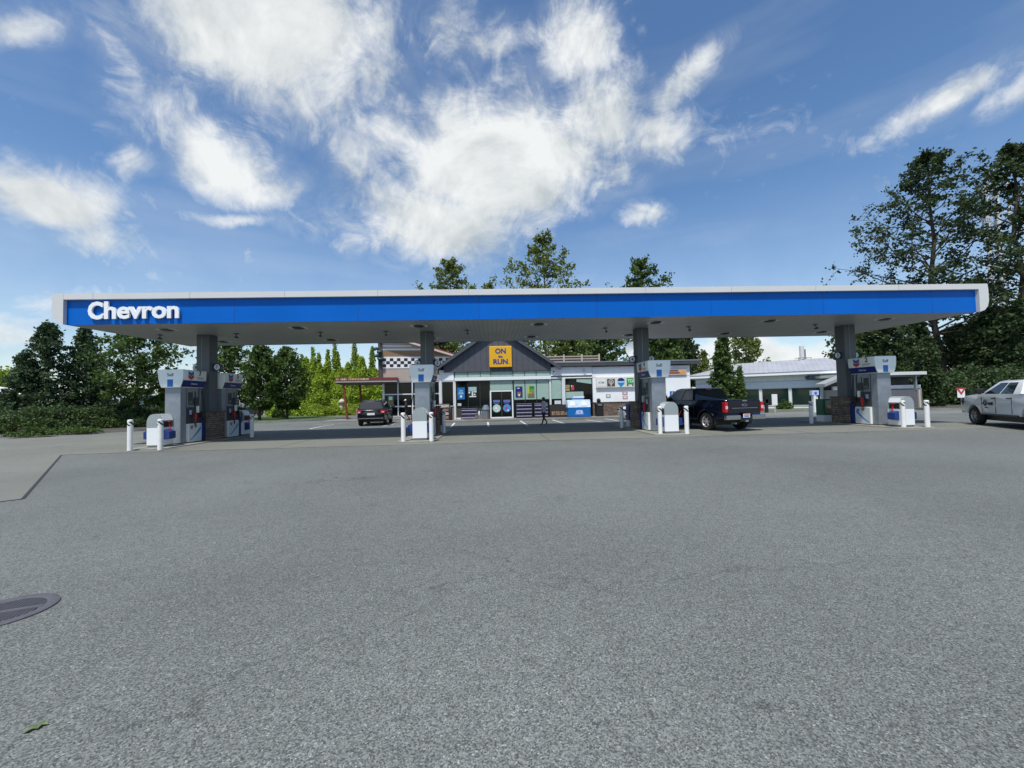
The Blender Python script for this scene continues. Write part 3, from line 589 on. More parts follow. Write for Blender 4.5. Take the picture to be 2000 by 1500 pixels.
for x, z in ((4.62, 3.62), (7.0, 3.66)):
    b = MB(); b.cyl((x, -.16, z), .07, .14, 'y', 14); b.build('wall_camera', steel, st)
# rooftop fence and dish
t = thing('rooftop_fence', 'cream rail fence screening equipment on the flat shop roof', 'fence', (6.4, SY + 2.5, 4.2))
cream = mat('cream_rail', (.50, .44, .36), .6, var=.06)
b = MB(); b.box(-2.0, .05, .05, 2.45, .10, .75); b.build('backing', mat('fence_back', (.24, .19, .15), .8, var=.2), t)
for z in (.12, .34, .56, .78): b = MB(); b.box(-2.05, -.02, z, 2.5, .04, z + .07); b.build('rail', cream, t)
for x in (-2.1, -.5, 1.0, 2.45): b = MB(); b.box(x - .06, -.08, -.1, x + .06, .05, .98); b.build('post', cream, t)
t = thing('satellite_dish', 'round white dish on the shop roof, half hidden by the third column', 'dish', (11.55, SY + 2.0, 4.3))
b = MB(); b.lathe([(0, .14), (.35, .10), (.62, 0), (.64, -.01), (.35, .07), (0, .10)], (0, -.1, 1.15), 'y', 32); b.build('reflector', white, t, smooth=True)
b = MB(); b.tube([(0, .05, 1.1), (0, .15, 0)], .04, 8); b.tube([(0, .0, .8), (0, -.6, 1.1)], .02, 6); b.build('stand', steel, t)

# signs on the shop
t = thing('yellow_shop_sign', 'square yellow sign reading ON the RUN on the charcoal gable', 'sign', (.62, SY - .135, 4.82))
b = MB(); b.box(-.86, -.16, -.80, .84, 0, .80); b.build('sign_box', yellow, t, bevel=.03)
nb = mat('sign_navy', (.03, .05, .22), .5)
text('sign_word', 'ON', .52, nb, t, (.0, -.165, .40), bold=.022); text('sign_word', 'the', .24, nb, t, (-.02, -.165, .0), bold=.012); text('sign_word', 'RUN', .52, nb, t, (-.02, -.165, -.40), bold=.022, sx=1.05)
b = MB(); b.cyl((.62, -.165, -.55), .035, .006, 'y', 12); b.build('sign_dot', red, t)
t = thing('service_logo_sign', 'cream four-panel sign with text, keyhole, blue and green emblems', 'sign', (9.35, SY, 2.72))
b = MB(); b.box(-1.48, -.16, -.42, 1.50, 0, .36); b.build('sign_box', mat('cream_box', (.70, .69, .62), .5), t, bevel=.02)
b = MB(); b.box(-1.40, -.168, -.30, -.76, -.16, .24); b.build('panel', white, t); text('sign_word', 'ATM', .22, mat('txt_teal', (.15, .3, .36), .5), t, (-1.08, -.172, -.03), bold=.004)
b = MB(); b.box(-.62, -.17, -.33, -.02, -.16, .25); p = b.build('dark_panel', mat('panel_dark', (.07, .06, .055), .5), t)
b = MB(); b.lathe([(.13, -.176), (.20, -.176)], (-.32, 0, .02), 'y', 20); b.box(-.37, -.178, -.30, -.27, -.171, -.02); b.cyl((-.32, -.178, .02), .07, .006, 'y', 14); b.build('keyhole', mat('pale_pic', (.55, .52, .48), .5), p)
pb = MB(); cx, cz, r = .46, .0, .29
pts = [(cx + r*math.cos(a), cz + .02 + r*math.sin(a)) for a in [R(d) for d in range(-30, 211, 15)]] + [(cx, cz - .42)]
def clip(poly, z0, z1):
    out = []
    for i in range(len(poly)):
        a, c = poly[i], poly[(i+1) % len(poly)]
        if z0 <= a[1] <= z1: out.append(a)
        for zz in (z0, z1):
            if (a[1] - zz) * (c[1] - zz) < 0: u = (zz - a[1]) / (c[1] - a[1]); out.append((a[0] + (c[0]-a[0])*u, zz))
    cen = (sum(p[0] for p in out)/len(out), sum(p[1] for p in out)/len(out)); return sorted(out, key=lambda p: math.atan2(p[1]-cen[1], p[0]-cen[0]))
for k, (z0, z1) in enumerate(((.06, .5), (-.06, .06), (-.5, -.06))): pb.prism(clip(pts, z0, z1), 'y', -.17, -.16, k)
pb.build('pin_emblem', [navy, mat('sky_blue', (.35, .6, .9), .4), mat('cyan_blue', (.01, .25, .55), .4)], t)
b = MB(); b.box(.90, -.17, -.20, 1.44, -.16, .29); b.build('green_panel', mat('logo_green', (.03, .30, .07), .4), t); text('sign_word', 'TD', .34, mat('mint_text', (.55, .85, .6), .4), t, (1.19, -.175, .05), bold=.01)
b = MB(); b.box(.92, -.168, -.34, 1.02, -.16, -.21); b.box(1.32, -.168, -.34, 1.42, -.16, -.21); b.build('dark_mark', black, t)
t = thing('wall_sign', 'small cream and orange sign high on the white wall, above the pickup', 'sign', (14.25, SY, 3.42)); b = MB(); b.box(-.95, -.1, -.24, .75, 0, .22); b.build('board', mat('tan_board', (.55, .42, .34), .5), t)
b = MB(); b.box(-.8, -.108, .02, .1, -.1, .14); b.box(-.8, -.108, -.15, .2, -.1, -.03, 0); b.prism([(.2, -.02), (.45, .14), (.7, 0), (.45, -.14), (.2, -.14)], 'y', -.11, -.1, 1); b.build('burger_mark', [mat('mark_brown', (.2, .07, .05), .5), mat('mark_orange', (.8, .35, .05), .5)], t)
t = thing('accessible_sign', 'small blue accessible parking sign on the white wall', 'sign', (13.85, SY, 1.72)); b = MB(); b.box(-.2, -.03, -.26, .2, 0, .2); b.build('plate', midblue, t)
b = MB(); b.lathe([(.07, -.036), (.1, -.036)], (0, 0, -.08), 'y', 16); b.box(-.04, -.037, -.02, .0, -.031, .1); b.cyl((-.02, -.037, .13), .03, .006, 'y', 10); b.build('wheelchair_mark', white, t)
for px, py, w, h, m, nm, lab in ((1188, 773, .18, .14, mat('plate_grey', (.35, .4, .4), .5), 'wall_plate', 'small grey-rimmed plate on the white shop wall'), (1220.5, 768, .2, .11, mat('notice_red', (.5, .25, .28), .5), 'wall_notice', 'upper of two faded red notices on the white wall'), (1221, 776, .2, .12, mat('notice_red2', (.52, .33, .35), .5), 'wall_notice', 'lower of two faded red notices on the white wall')):
    q = YP(px, py, SY); b = MB(); b.box(q.x - w, -.02, q.z - h, q.x + w, 0, q.z + h, 0); b.box(q.x - w*.55, -.024, q.z - h*.5, q.x + w*.55, -.02, q.z + h*.5, 1); o = b.build(nm, [m, white], loc=(0, SY, 0)); tag(o, lab, 'notice')
q = YP(1169, 782, SY); b = MB(); b.lathe([(0, -.2), (.12, -.16), (.16, 0)], (q.x, 0, q.z), 'y', 16); b.box(q.x-.1, -.06, q.z-.12, q.x+.1, 0, q.z+.12); tag(b.build('wall_lamp', black, loc=(0, SY, 0), smooth=True), 'small black fitting on the white wall, left of the stone ledge end', 'wall fitting')
# posters on the glass
def poster(px0, px1, py0, py1, base, bits, lab, y=-.055):
    a, c = YP(px0, py0, SY), YP(px1, py1, SY); x0, x1 = a.x, c.x; z0, z1 = c.z, a.z; t = MB(); ms = [base] + [m for *_, m in bits]
    t.box(x0, y, z0, x1, y + .012, z1)
    for k, (u0, v0, u1, v1, m) in enumerate(bits): t.box(x0+(x1-x0)*u0, y-.004-.001*k, z0+(z1-z0)*v0, x0+(x1-x0)*u1, y, z0+(z1-z0)*v1, k+1)
    return tag(t.build('window_poster', ms, loc=(0, SY, 0)), lab, 'poster', 'posters on the shop windows')
pw = mat('poster_white', (.7, .74, .72), .5); pg = mat('poster_green', (.12, .32, .06), .5); pbn = mat('poster_brown', (.30, .12, .07), .5); ptan = mat('poster_tan', (.42, .34, .18), .5); pblue = mat('poster_blue', (.008, .14, .38), .5); pcy = mat('poster_cyan', (.15, .42, .62), .5)
poster(893, 908, 757, 780, pblue, [(.2,.5,.8,.62,pcy),(.28,.66,.72,.8,pcy),(.36,.16,.64,.34,pw),(.1,.45,.9,.48,pw)], 'blue poster with pale writing in the dark shop window')
poster(915, 931, 756, 777, mat('poster_dark', (.02, .025, .025), .5), [(0,.62,1,1,mat('poster_sky', (.35,.5,.52), .5)),(.0,.42,.2,.58,pw),(.62,.5,1,.6,pw),(.62,.26,.85,.38,pw),(.4,.1,.55,.6,pw),(.1,.08,.95,.18,pw)], 'grey-white picture poster in the dark shop window')
poster(1006.5, 1020.5, 755, 775.5, navy, [(.25,.8,.6,.88,pw),(.25,.15,.8,.5,pbn),(.4,.08,.62,.3,pw)], 'navy poster with food picture on frosted glass')
poster(1030, 1043.5, 754, 775, pg, [(0,.3,.25,1,mat('poster_lime', (.45,.5,.08), .5)),(.35,.75,1,.95,mat('poster_dgreen', (.03,.2,.03), .5)),(.15,.04,1,.32,pbn),(.3,.3,.6,.45,mat('poster_pink', (.5,.25,.2), .5))], 'green poster with brown food picture on frosted glass')
poster(1104.5, 1112.5, 752, 763, ptan, [(.0,.3,1,.55,pbn),(.1,.7,.9,.9,pg)], 'small burger poster at the top of the right window')
poster(1115, 1121, 752.5, 762, mat('poster_red', (.5, .05, .10), .5), [(.0,.7,.3,1,pw)], 'small red poster beside the burger poster')
poster(894, 901, 788, 792.5, pw, [(.2,.3,.8,.6,pcy)], 'small white notice low in the dark shop window')
poster(1083, 1095.5, 782.5, 789, pw, [(.5,.0,.52,1,steel)], 'white double notice above the firewood rack')

# goods in front of the shop
purp = mat('water_label', (.42, .40, .55), .35, var=.5, vscale=20); wrapm = mat('shrink_wrap', (.035, .03, .09), .25, var=.6, vscale=16); capm = mat('bottle_cap', (.65, .65, .72), .4)
def case_mesh():
    b = MB(); b.box(-.20, -.14, 0, .20, .14, .15, 0); b.box(-.205, -.145, .05, .205, .145, .10, 1)
    for i in range(5):
        for j in range(3): b.cyl((-.16 + i*.08, -.1 + j*.1, .15), .032, .05, 'z', 8, 0); b.cyl((-.16 + i*.08, -.1 + j*.1, .20), .014, .025, 'z', 6, 2)
    return b
case0 = None
rowname = ['lowest', 'second', 'third', 'top']
for (cx, y, w, lab, nr) in ((YP(916.5, 800, 31).x, 31.0, .58, 'left of the shop door', 3), (YP(1023.5, 800, 31).x, 31.0, .58, 'right of the shop door', 4), (YP(1057, 800, 31).x, 31.1, .50, 'behind the walking person', 4)):
    t = thing('water_rack', 'dark wire rack of bottled water ' + lab, 'rack', (cx, y, .15), group='racks of bottled water by the shop')
    for r in range(nr): b = MB(); b.box(-w, -.17, .07 + r*.26, w, .17, .085 + r*.26); b.build('shelf', dgrey, t)
    for sx in (-1, 1):
        for sy in (-1, 1): b = MB(); b.box(sx*w - .012, sy*.17 - .012, 0, sx*w + .012, sy*.17 + .012, .10 + nr*.26); b.build('upright', dgrey, t)
    for r in range(nr):
        for k, sd_ in enumerate(('left', 'middle', 'right')):
            if case0 is None: case0 = case_mesh().build('water_case', [wrapm, purp, capm]); o = case0
            else: o = copy_tree(case0)
            o.scale = (w / .62 * .98, 1, 1); o.location = (cx + (k - 1) * w * .655, y, .15 + .086 + r*.26)
            tag(o, f'{sd_} bottled water case, {rowname[r]} shelf, rack {lab}', 'water case', 'shrink-wrapped cases of bottled water')
q = YP(949.5, 818, 30.9); t = thing('litter_bin', 'grey litter bin with blue-grey hood left of the shop door', 'bin', (q.x, 30.9, .15))
b = MB(); b.lathe([(.22, 0), (.255, .02), (.27, .66), (.30, .68), (.30, .74)], n=20); b.build('bin_body', mat('bin_grey', (.17, .165, .16), .7, var=.1), t, smooth=True)
b = MB(); b.lathe([(.30, .74), (.27, .80), (.2, 1.0), (.1, 1.05), (0, 1.06)], n=20); b.build('bin_hood', mat('bin_blue', (.12, .17, .22), .6), t, smooth=True)
q = YP(937, 800, 30.9); t = thing('fluid_jug_tray', 'low tray of white washer fluid jugs between rack and litter bin', 'jug tray', (q.x - .05, 31.0, .15))
b = MB(); b.box(-.3, -.16, 0, .3, .16, .32); b.build('tray', mat('bin_grey', (.17, .165, .16), .7), t)
for k in range(3): b = MB(); b.lathe([(.07, .32), (.075, .5), (.03, .6), (.03, .64), (0, .64)], (-.2 + k*.2, 0, 0), n=10); b.build('jug', white if k != 2 else mat('jug_blue', (.08, .25, .5), .4), t)
q = YP(1092, 815, 30.95); t = thing('firewood_rack', 'low dark rack of wrapped firewood under the white notice', 'rack', (q.x, 31.0, .15))
b = MB(); b.box(-.66, -.2, 0, .66, .2, .16); b.box(-.66, .16, .16, .66, .2, .95); b.build('rack_frame', mat('rack_dark', (.03, .025, .022), .6), t)
for k in range(4):
    b = MB(); rr = random.Random(k)
    for i in range(3):
        for j in range(3 if k != 3 else 2): b.tube([(-.5 + k*.33 + i*.09, -.17, .21 + j*.09), (-.5 + k*.33 + i*.09, .13, .21 + j*.09)], .045 * rr.uniform(.85, 1.1), 6)
    b.build('firewood_bundle', mat('firewood', (.33, .23, .15), .8, var=.4, vscale=9), t)
q = YP(1130, 818, 30.75); t = thing('ice_chest', 'blue and white ice freezer chest outside the right shop window', 'ice chest', (q.x, 30.75, .15))
b = MB(); b.box(-.84, -.38, .02, .84, .4, .72); b.build('chest_body', mat('ice_blue', (.005, .13, .42), .4, var=.1), t, bevel=.02)
b = MB(); b.prism([(-.39, .72), (-.22, 1.28), (.40, 1.28), (.40, .72)], 'x', -.85, .85); lid = b.build('chest_lid', mat('ice_pale', (.55, .68, .86), .35, var=.2, vscale=5), t, bevel=.01)
b = MB(); 
for x in (-.52, .38): b.add([(x - .2, -.36, .84), (x + .24, -.36, .84), (x + .2, -.262, 1.17), (x - .16, -.262, 1.17)], [(0,1,2,3)])
b.xf(Matrix.Translation((0, -.012, 0))); b.build('ice_picture', white, lid)
text('sign_word', 'ICE', .30, mat('ice_text', (.55, .62, .9), .4), t, (0, -.385, .36), bold=.03); b = MB(); b.prism([(-.3, .18), (.3, .18), (.34, .3), (.2, .5), (0, .56), (-.2, .5), (-.34, .3)], 'y', -.383, -.38); b.build('ice_badge', mat('badge_blue', (.12, .28, .62), .4), t)
b = MB(); b.box(-.42, 0, 1.28, .42, .2, 1.42); b.build('blue_topper', mat('topper_blue', (.1, .25, .6), .4), t); b = MB(); b.box(-.36, -.04, 1.42, .46, .1, 1.54); b.build('white_topper', white, t)
q = YP(1169, 812, 30.9); t = thing('litter_bin', 'black litter bin standing against the stone wainscot', 'bin', (q.x + .1, 31.05, .15))
b = MB(); b.box(-.27, -.25, 0, .27, .25, .75); b.build('bin_body', black, t, bevel=.03); b = MB(); b.box(-.30, -.28, .75, .30, .28, .98); b.build('bin_hood', mat('bin_black2', (.02, .022, .022), .5), t, bevel=.05); b = MB(); b.box(-.14, -.285, .80, .14, -.28, .90); b.build('bin_flap', steel, t)
q = YP(873, 815, 31.2); t = thing('propane_cage', 'rust-red and white bundle rack at the far left of the shop front', 'rack', (q.x - .2, 31.05, .15))
for r in range(4): b = MB(); b.box(-.38, -.2, .10 + r*.28, .38, .2, .30 + r*.28); b.build('bundle', mat('rack_mix' + str(r % 2), [(.28, .16, .12), (.45, .40, .36)][r % 2], .7, var=.5, vscale=12), t)
b = MB(); b.box(-.42, -.22, 0, .42, .22, .08); b.box(-.42, .2, .08, .42, .23, 1.22); b.build('cage_frame', dgrey, t)
b = MB(); b.lathe([(.13, 0), (.14, .9), (.10, .96), (0, .97)], n=16); q = YP(873.5, 815, 30.8); tag(b.build('ash_post', black, loc=(q.x + .25, 30.7, .15), smooth=True), 'short black post bin beside the bundle rack', 'post bin')

# ================================================================== RESTAURANT (left of the shop)
ry = 38.0; rt = thing('restaurant', 'tan diner with black and white checker band and red-trimmed shed roof', 'restaurant', (-10.0, ry, 0), R(7.5))
tan = mat('tan_stucco', (.42, .35, .29), .8, var=.07, bump=.2); brn = mat('brown_band', (.26, .16, .09), .8, var=.06); rtrim = mat('maroon_trim', (.17, .03, .028), .5)
def rp(name, boxes, m, parent=rt, bevel=0):
    b = MB()
    for q in boxes: b.box(*q)
    return b.build(name, m, parent, bevel=bevel)
b = MB(); b.prism([(0, 3.45), (8.6, 3.45), (8.6, 5.0), (7.2, 5.45), (2.1, 7.0), (0, 7.65)], 'y', 0, 9); b.build('wall', tan, rt)
rp('upper_band', [(.02, -.012, 5.75, 6.0, 0, 6.22)], brn); rp('stripe', [(.02, -.02, 6.30, 3.6, -.0, 6.42), (.02, -.02, 6.62, 2.6, 0, 6.72)], white)
b = MB(); b.box(.02, -.03, 4.62, 7.9, -.004, 5.66, 0)
for r in range(3):
    for k in range(24):
        if (k + r) % 2 == 0: b.box(.03 + k*.315, -.036, 4.74 + r*.27, .03 + (k+1)*.315, -.03, 4.74 + (r+1)*.27, 1)
b.build('checker_band', [white, black], rt)
rp('corner_post', [(-.35, -.1, 3.4, .02, .3, 8.0)], mat('corner_brown', (.07, .055, .05), .7))
b = MB()
for (dz, th, m_) in ((0, .14, 0), (-.14, .16, 1)):
    b.prism([(-.4, 8.05 + dz), (9.4, 5.02 + dz), (9.4, 5.02 + dz - th), (-.4, 8.05 + dz - th)], 'y', -.55 - (.03 if m_ else 0), 9.3, m_)
b.build('shed_roof', [rtrim, mat('cream_trim', (.6, .52, .44), .6)], rt)
for x0, x1 in ((.12, 1.35), (1.35, 2.62), (2.62, 3.9), (3.9, 5.2), (5.2, 6.6)):
    for z0, z1 in ((.25, 1.15), (1.15, 2.25), (2.25, 3.40)):
        f = MB(); w = .05
        for q in ((x0, z0, x0+w, z1), (x1-w, z0, x1, z1), (x0+w, z0, x1-w, z0+w), (x0+w, z1-w, x1-w, z1)): f.box(q[0], -.06, q[1], q[2], .02, q[3])
        o = f.build('window', mat('white_frame', (.66, .69, .7), .4), rt); p = MB(); p.box(x0+w, -.02, z0+w, x1-w, 0, z1-w); p.build('pane', glass, o)
rp('corner_frame', [(0, -.10, .1, .14, .1, 3.45)], mat('white_frame', (.66, .69, .7), .4)); rp('base', [(0, -.09, 0, 8.6, 0.3, .25)], concrete); rp('lower_wall', [(0, .05, .25, 8.6, 9, 3.45)], mat('dark_interior', (.02, .02, .02), .8))
b = MB(); b.box(.45, -.08, 1.25, .95, -.062, 2.12, 0); b.box(.52, -.084, 1.35, .88, -.08, 1.7, 1); b.box(.55, -.084, 1.75, .85, -.08, 2.05, 2); tag(b.build('window_poster', [mat('p_green', (.03, .22, .10), .5), pbn, pw], loc=(-10, ry, 0), rz=R(7.5)), 'green-edged poster with food picture in the diner window', 'poster')
b = MB(); b.box(.4, -.08, .45, .75, -.062, .85, 0); tag(b.build('window_poster', mat('p_tan', (.3, .26, .14), .5), loc=(-10, ry, 0), rz=R(7.5)), 'small tan notice low in the diner window', 'poster')
# drive-through canopy of the diner
dc = thing('entry_canopy', 'flat maroon-edged canopy on slanted rust posts left of the diner', 'canopy', (-10.0, ry, 0), R(7.5))
b = MB(); b.box(-3.75, -1.2, 3.36, 1.35, 2.6, 3.50); b.build('deck', mat('cream_trim', (.6, .52, .44), .6), dc)
b = MB(); b.box(-3.8, -1.24, 3.50, 1.4, 2.64, 3.74); b.build('edge_band', rtrim, dc); b = MB(); b.box(-3.7, -1.1, 3.22, 1.3, 2.5, 3.36); b.build('beam', mat('corner_brown', (.07, .055, .05), .7), dc)
rr = random.Random(3); b = MB()
for k in range(22): x = -3.7 + k*.13; b.box(x, -1.255, 3.54, x + .08, -1.24, 3.70, rr.randint(0, 3))
b.build('faded_lettering', [mat('cream_trim', (.6, .52, .44), .6), mat('faded_tan', (.45, .36, .2), .6), mat('faded_brown', (.12, .06, .05), .6), mat('faded_yellow', (.6, .42, .15), .6)], dc)
rust = mat('rust_post', (.20, .045, .02), .6, var=.2)
for x0, x1, y in ((-3.25, -2.85, -.9), (-2.4, -2.1, 2.2)): b = MB(); b.tube([(x0, y, 3.6 if y > 0 else 4.0), (x1, y, 0)], .10, 10); b.build('slanted_post', rust, dc)
t = thing('letter_ornament', 'small dark cluster lamp on a bracket at the diner corner', 'wall lamp', (-10.35, ry - .1, 5.9))
for dx, dz in ((-.15, .5), (.2, .2), (-.1, -.15), (.25, -.45)): b = MB(); b.lathe([(0, .16), (.22, .10), (.26, 0), (.2, -.1), (0, -.14)], (dx, -.2, dz), n=14); b.build('lamp_head', mat('lamp_teal', (.03, .08, .075), .4), t, smooth=True)
b = MB(); b.tube([(.2, 0, -.8), (.0, -.2, -.4), (0, -.2, .6)], .035, 8); b.build('bracket', black, t)
b = MB(); b.box(0, 0, .0, 1.0, .6, 1.05); o = b.build('low_pillar', kerbm, loc=(-11.9, 36.4, 0)); tag(o, 'low grey concrete pillar at the foot of the slanted post', 'pillar')
b = MB(); b.box(-14.2, 34.6, -.01, -9.8, 38.6, .13); b.box(-9.8, 35.6, -.01, -3.6, 38.6, .13); tag(b.build('diner_kerb', kerbm), kind='structure')
# menu board behind the SUV
t = thing('menu_board', 'small white board on a post beside the slanted post', 'sign', (-10.9, 37.0, 0)); b = MB(); b.tube([(0, 0, 0), (0, 0, 1.0)], .04, 8); b.build('post', white, t); b = MB(); b.box(-.35, -.05, 1.0, .35, .05, 1.65); b.build('board', white, t); text('sign_word', '0', .4, black, t, (-.18, -.056, 1.32), bold=.01)

# ================================================================== OFFICE (right)
ang = math.atan2(-4.5, 6.94); ob = thing('office_building', 'long low white building with grey shingle hip roof and dark windows', 'building', (24.6, 42.6, 0), ang)
Lb = 10.6; Db = 9
def opart(name, boxes, m, parent=ob, bevel=0):
    b = MB()
    for q in boxes: b.box(*q)
    return b.build(name, m, parent, bevel=bevel)
opart('wall', [(-3.0, 0, 0, Lb, Db, 3.35)], mat('office_white', (.76, .80, .82), .75, var=.05))
opart('wall_groove', [(-3.0, -.008, 2.72, Lb, 0, 2.76)], mat('groove', (.3, .33, .35), .7))
opart('eave_board', [(-3.75, -.75, 3.32, Lb + .75, Db + .75, 3.62)], mat('eave_white', (.84, .86, .86), .5))
b = MB(); e = .8; zr = 5.0
vs = [(-3-e, -e, 3.62), (Lb + e, -e, 3.62), (Lb + e, Db + e, 3.62), (-3-e, Db + e, 3.62), (1.0, Db/2, zr), (Lb - 1.6, Db/2, zr + .12)]
b.add(vs, [(0,1,5,4), (1,2,5), (2,3,4,5), (3,0,4), (0,3,2,1)]); b.build('roof', ribbed('grey_roofing', (.36, .37, .40), 0, .42, .25, .6), ob)
for k in range(4):
    x0 = .6 + k * 2.5; 
    f = MB(); [f.box(*q) for q in ((x0, -.05, .3, x0+.08, .02, 2.1), (x0+2.3, -.05, .3, x0+2.42, .02, 2.1), (x0+.08, -.05, 2.02, x0+2.3, .02, 2.1), (x0+.08, -.05, .3, x0+2.3, .02, .36))]; o = f.build('window', mat('white_frame', (.66, .69, .7), .4), ob)
    p = MB(); p.box(x0+.08, -.02, .36, x0+2.3, -.004, 2.02); p.build('pane', mat('green_glass', (.010, .028, .022), .08), o)
# capsule sign
b = MB(); n = 10; cap = [(1.25 + .26*math.cos(R(-90 + 18*k)), 3.0 + .2*math.sin(R(-90 + 18*k))) for k in range(11)] + [(-1.25 + .26*math.cos(R(90 + 18*k)), 3.0 + .2*math.sin(R(90 + 18*k))) for k in range(11)]
b.prism([(x + 8.3, z) for x, z in cap], 'y', -.14, -.0); t = b.build('oval_sign', mat('sign_slate', (.055, .08, .13), .5), loc=ob.location, rz=ang); tag(t, 'long dark blue oval sign under the eave of the office building', 'sign')
b = MB(); [b.box(7.15 + k*.24, -.148, 2.93, 7.33 + k*.24, -.14, 3.08) for k in range(9)]; b.build('sign_stroke', mat('slate_pale', (.16, .20, .28), .5), t)
t = thing('chimney_stack', 'white flue stack on a frame above the grey roof', 'chimney', ob.matrix_basis @ Vector((7.0, 4.4, 4.95))); b = MB(); b.cyl((0, 0, 0), .22, 1.55, n=16); b.build('flue', mat('flue_white', (.6, .6, .58), .5), t); b = MB(); b.cyl((.35, 0, 0), .08, 1.2, n=10); b.build('pipe', steel, t); b = MB(); [b.box(*q) for q in ((-.6, -.3, .25, .8, -.25, .3), (-.6, -.3, -.1, -.55, -.25, .3), (.75, -.3, -.1, .8, -.25, .3), (-.6, .25, .25, .8, .3, .3))]; b.build('frame', steel, t)

# car wash / carport
cw = thing('car_wash_shelter', 'low shelter with grey gable, white flat beam and dark open bays', 'shelter', (28.6, 33.4, 0))
gr = mat('shelter_grey', (.17, .17, .18), .7, var=.06)
b = MB(); b.prism([(-1.4, 2.25), (1.6, 3.35), (4.0, 4.15), (4.0, 3.95), (1.6, 3.12), (-1.4, 2.02)], 'y', -.6, .45); b.build('gable_roof', mat('gable_grey', (.30, .31, .31), .7), cw)
b = MB(); b.prism([(-.6, 2.02), (4.0, 3.9), (4.0, 2.02)], 'y', .2, .44); b.build('gable_shade_fill', black, cw); b = MB(); b.box(.1, .3, 1.72, 7.8, .5, 2.02); b.build('white_band', white, cw)  # black prism below the gable roof paints the shade of the interior
b = MB(); b.box(-.5, .4, 0, 8, .7, 1.72); b.build('tan_wall', mat('tan_wall', (.24, .23, .20), .8, var=.06), cw)
b = MB(); b.box(2.3, -.5, 2.86, 7.55, 5, 3.12); b.build('flat_beam', mat('beam_white', (.62, .64, .62), .5), cw)
b = MB(); b.box(2.5, -.2, 2.70, 7.3, 4, 2.86); b.build('soffit', gr, cw)
b = MB(); b.box(3.0, .5, 1.72, 7.0, 5, 2.72); b.build('bay_shade_fill', black, cw)  # solid black box, its colour stands for shade inside the bay
b = MB(); b.box(3.0, -.25, .08, 6.9, 0.1, 1.62); b.build('grey_wall', mat('grey_wall', (.11, .11, .125), .8, var=.08), cw)
for x in (6.75,): b = MB(); b.box(x, -.3, 1.6, x + .12, -.1, 2.8); b.build('post', steel, cw)
b = MB(); b.box(6.92, -.35, 0, 7.06, .05, 1.62); b.build('end_post', mat('cream_post', (.5, .47, .40), .6), cw)

# air machine, signs, far things
t = thing('air_machine', 'tall tyre air machine with blue-white head, near the office', 'air machine', (25.3, 31.6, 0))
b = MB(); b.box(-.14, -.12, 0, .06, .12, 1.35); b.box(.12, -.06, 0, .24, .06, 1.3); b.build('stand', white, t); b = MB(); b.box(-.28, -.14, 1.35, .28, .14, 1.72); b.cyl((0, -.16, 1.53), .12, .03, 'y', 16, 1); b.build('machine_head', [mat('head_pale', (.45, .55, .75), .4), midblue], t, bevel=.02)
b = MB(); b.tube([(.2, 0, 1.5), (.45, 0, 1.1), (.5, .1, .4), (.25, 0, .5), (.1, 0, .9)], .025, 8); b.build('air_hose', rubber, t, smooth=True)
t = thing('blank_board_sign', 'narrow white board sign on a short post by the grass verge', 'sign', (22.75, 32.6, 0)); b = MB(); b.tube([(0, 0, 0), (0, 0, .7)], .04, 8); b.build('post', mat('post_cream', (.5, .48, .42), .6), t); b = MB(); b.box(-.22, -.03, .6, .22, .03, 1.5); b.build('board', white, t)
b = MB(); b.box(-.6, 0, .0, -.4, .2, 1.35); b.box(-.72, 0, .8, -.3, .2, 1.1); tag(b.build('utility_post', black, loc=(22.75, 32.8, 0)), 'dark utility post just left of the white board sign', 'post')
q = G(1879, 800); t = thing('yield_sign', 'white board with a red yield triangle on a thin post', 'sign', (q.x, q.y, 0), R(-12)); b = MB(); b.tube([(0, .02, 0), (0, .02, 1.0)], .03, 8); b.build('post', steel, t)
b = MB(); b.box(-.25, -.01, .92, .25, .01, 1.62); b.build('board', white, t); b = MB(); b.prism([(-.35, 1.68), (.35, 1.68), (.0, 1.12)], 'y', -.025, -.012, 0); b.prism([(-.13, 1.56), (.13, 1.56), (.0, 1.34)], 'y', -.03, -.025, 1); b.build('yield_triangle', [mat('sign_red', (.42, .05, .05), .5), white], t)
# tall white pole behind the trees
t = thing('lattice_pole', 'tall white antenna pole rising behind the right-hand trees', 'antenna pole', (97.9, 75, 0)); pm = mat('pole_white', (.6, .62, .62), .4)
b = MB(); 
for k in range(3): a = R(120*k + 20); b.tube([(1.1*math.cos(a), 1.1*math.sin(a), 0), (.75*math.cos(a), .75*math.sin(a), 43)], .32, 8)
b.build('mast_leg', pm, t)
b = MB()
for s_ in range(28):
    z = s_*1.5; r0 = 1.1 - .35*z/43; r1 = 1.1 - .35*(z+1.5)/43
    for k in range(3): a = R(120*k+20); c = R(120*(k+1)+20); b.tube([(r0*math.cos(a), r0*math.sin(a), z), (r1*math.cos(c), r1*math.sin(c), z+1.5)], .07, 5)
b.build('bracing', pm, t)
for z in (34, 39):
    for k in range(3): a = R(120*k+80); b = MB(); b.box(-.22, -.15, 0, .22, .15, 2.6); o = b.build('antenna', pm, t, loc=(2.0*math.cos(a), 2.0*math.sin(a), z), rz=a); b = MB(); b.tube([(2.0*math.cos(a), 2.0*math.sin(a), z+1.3), (0, 0, z+1.3)], .08, 6); b.build('bracket', pm, t)
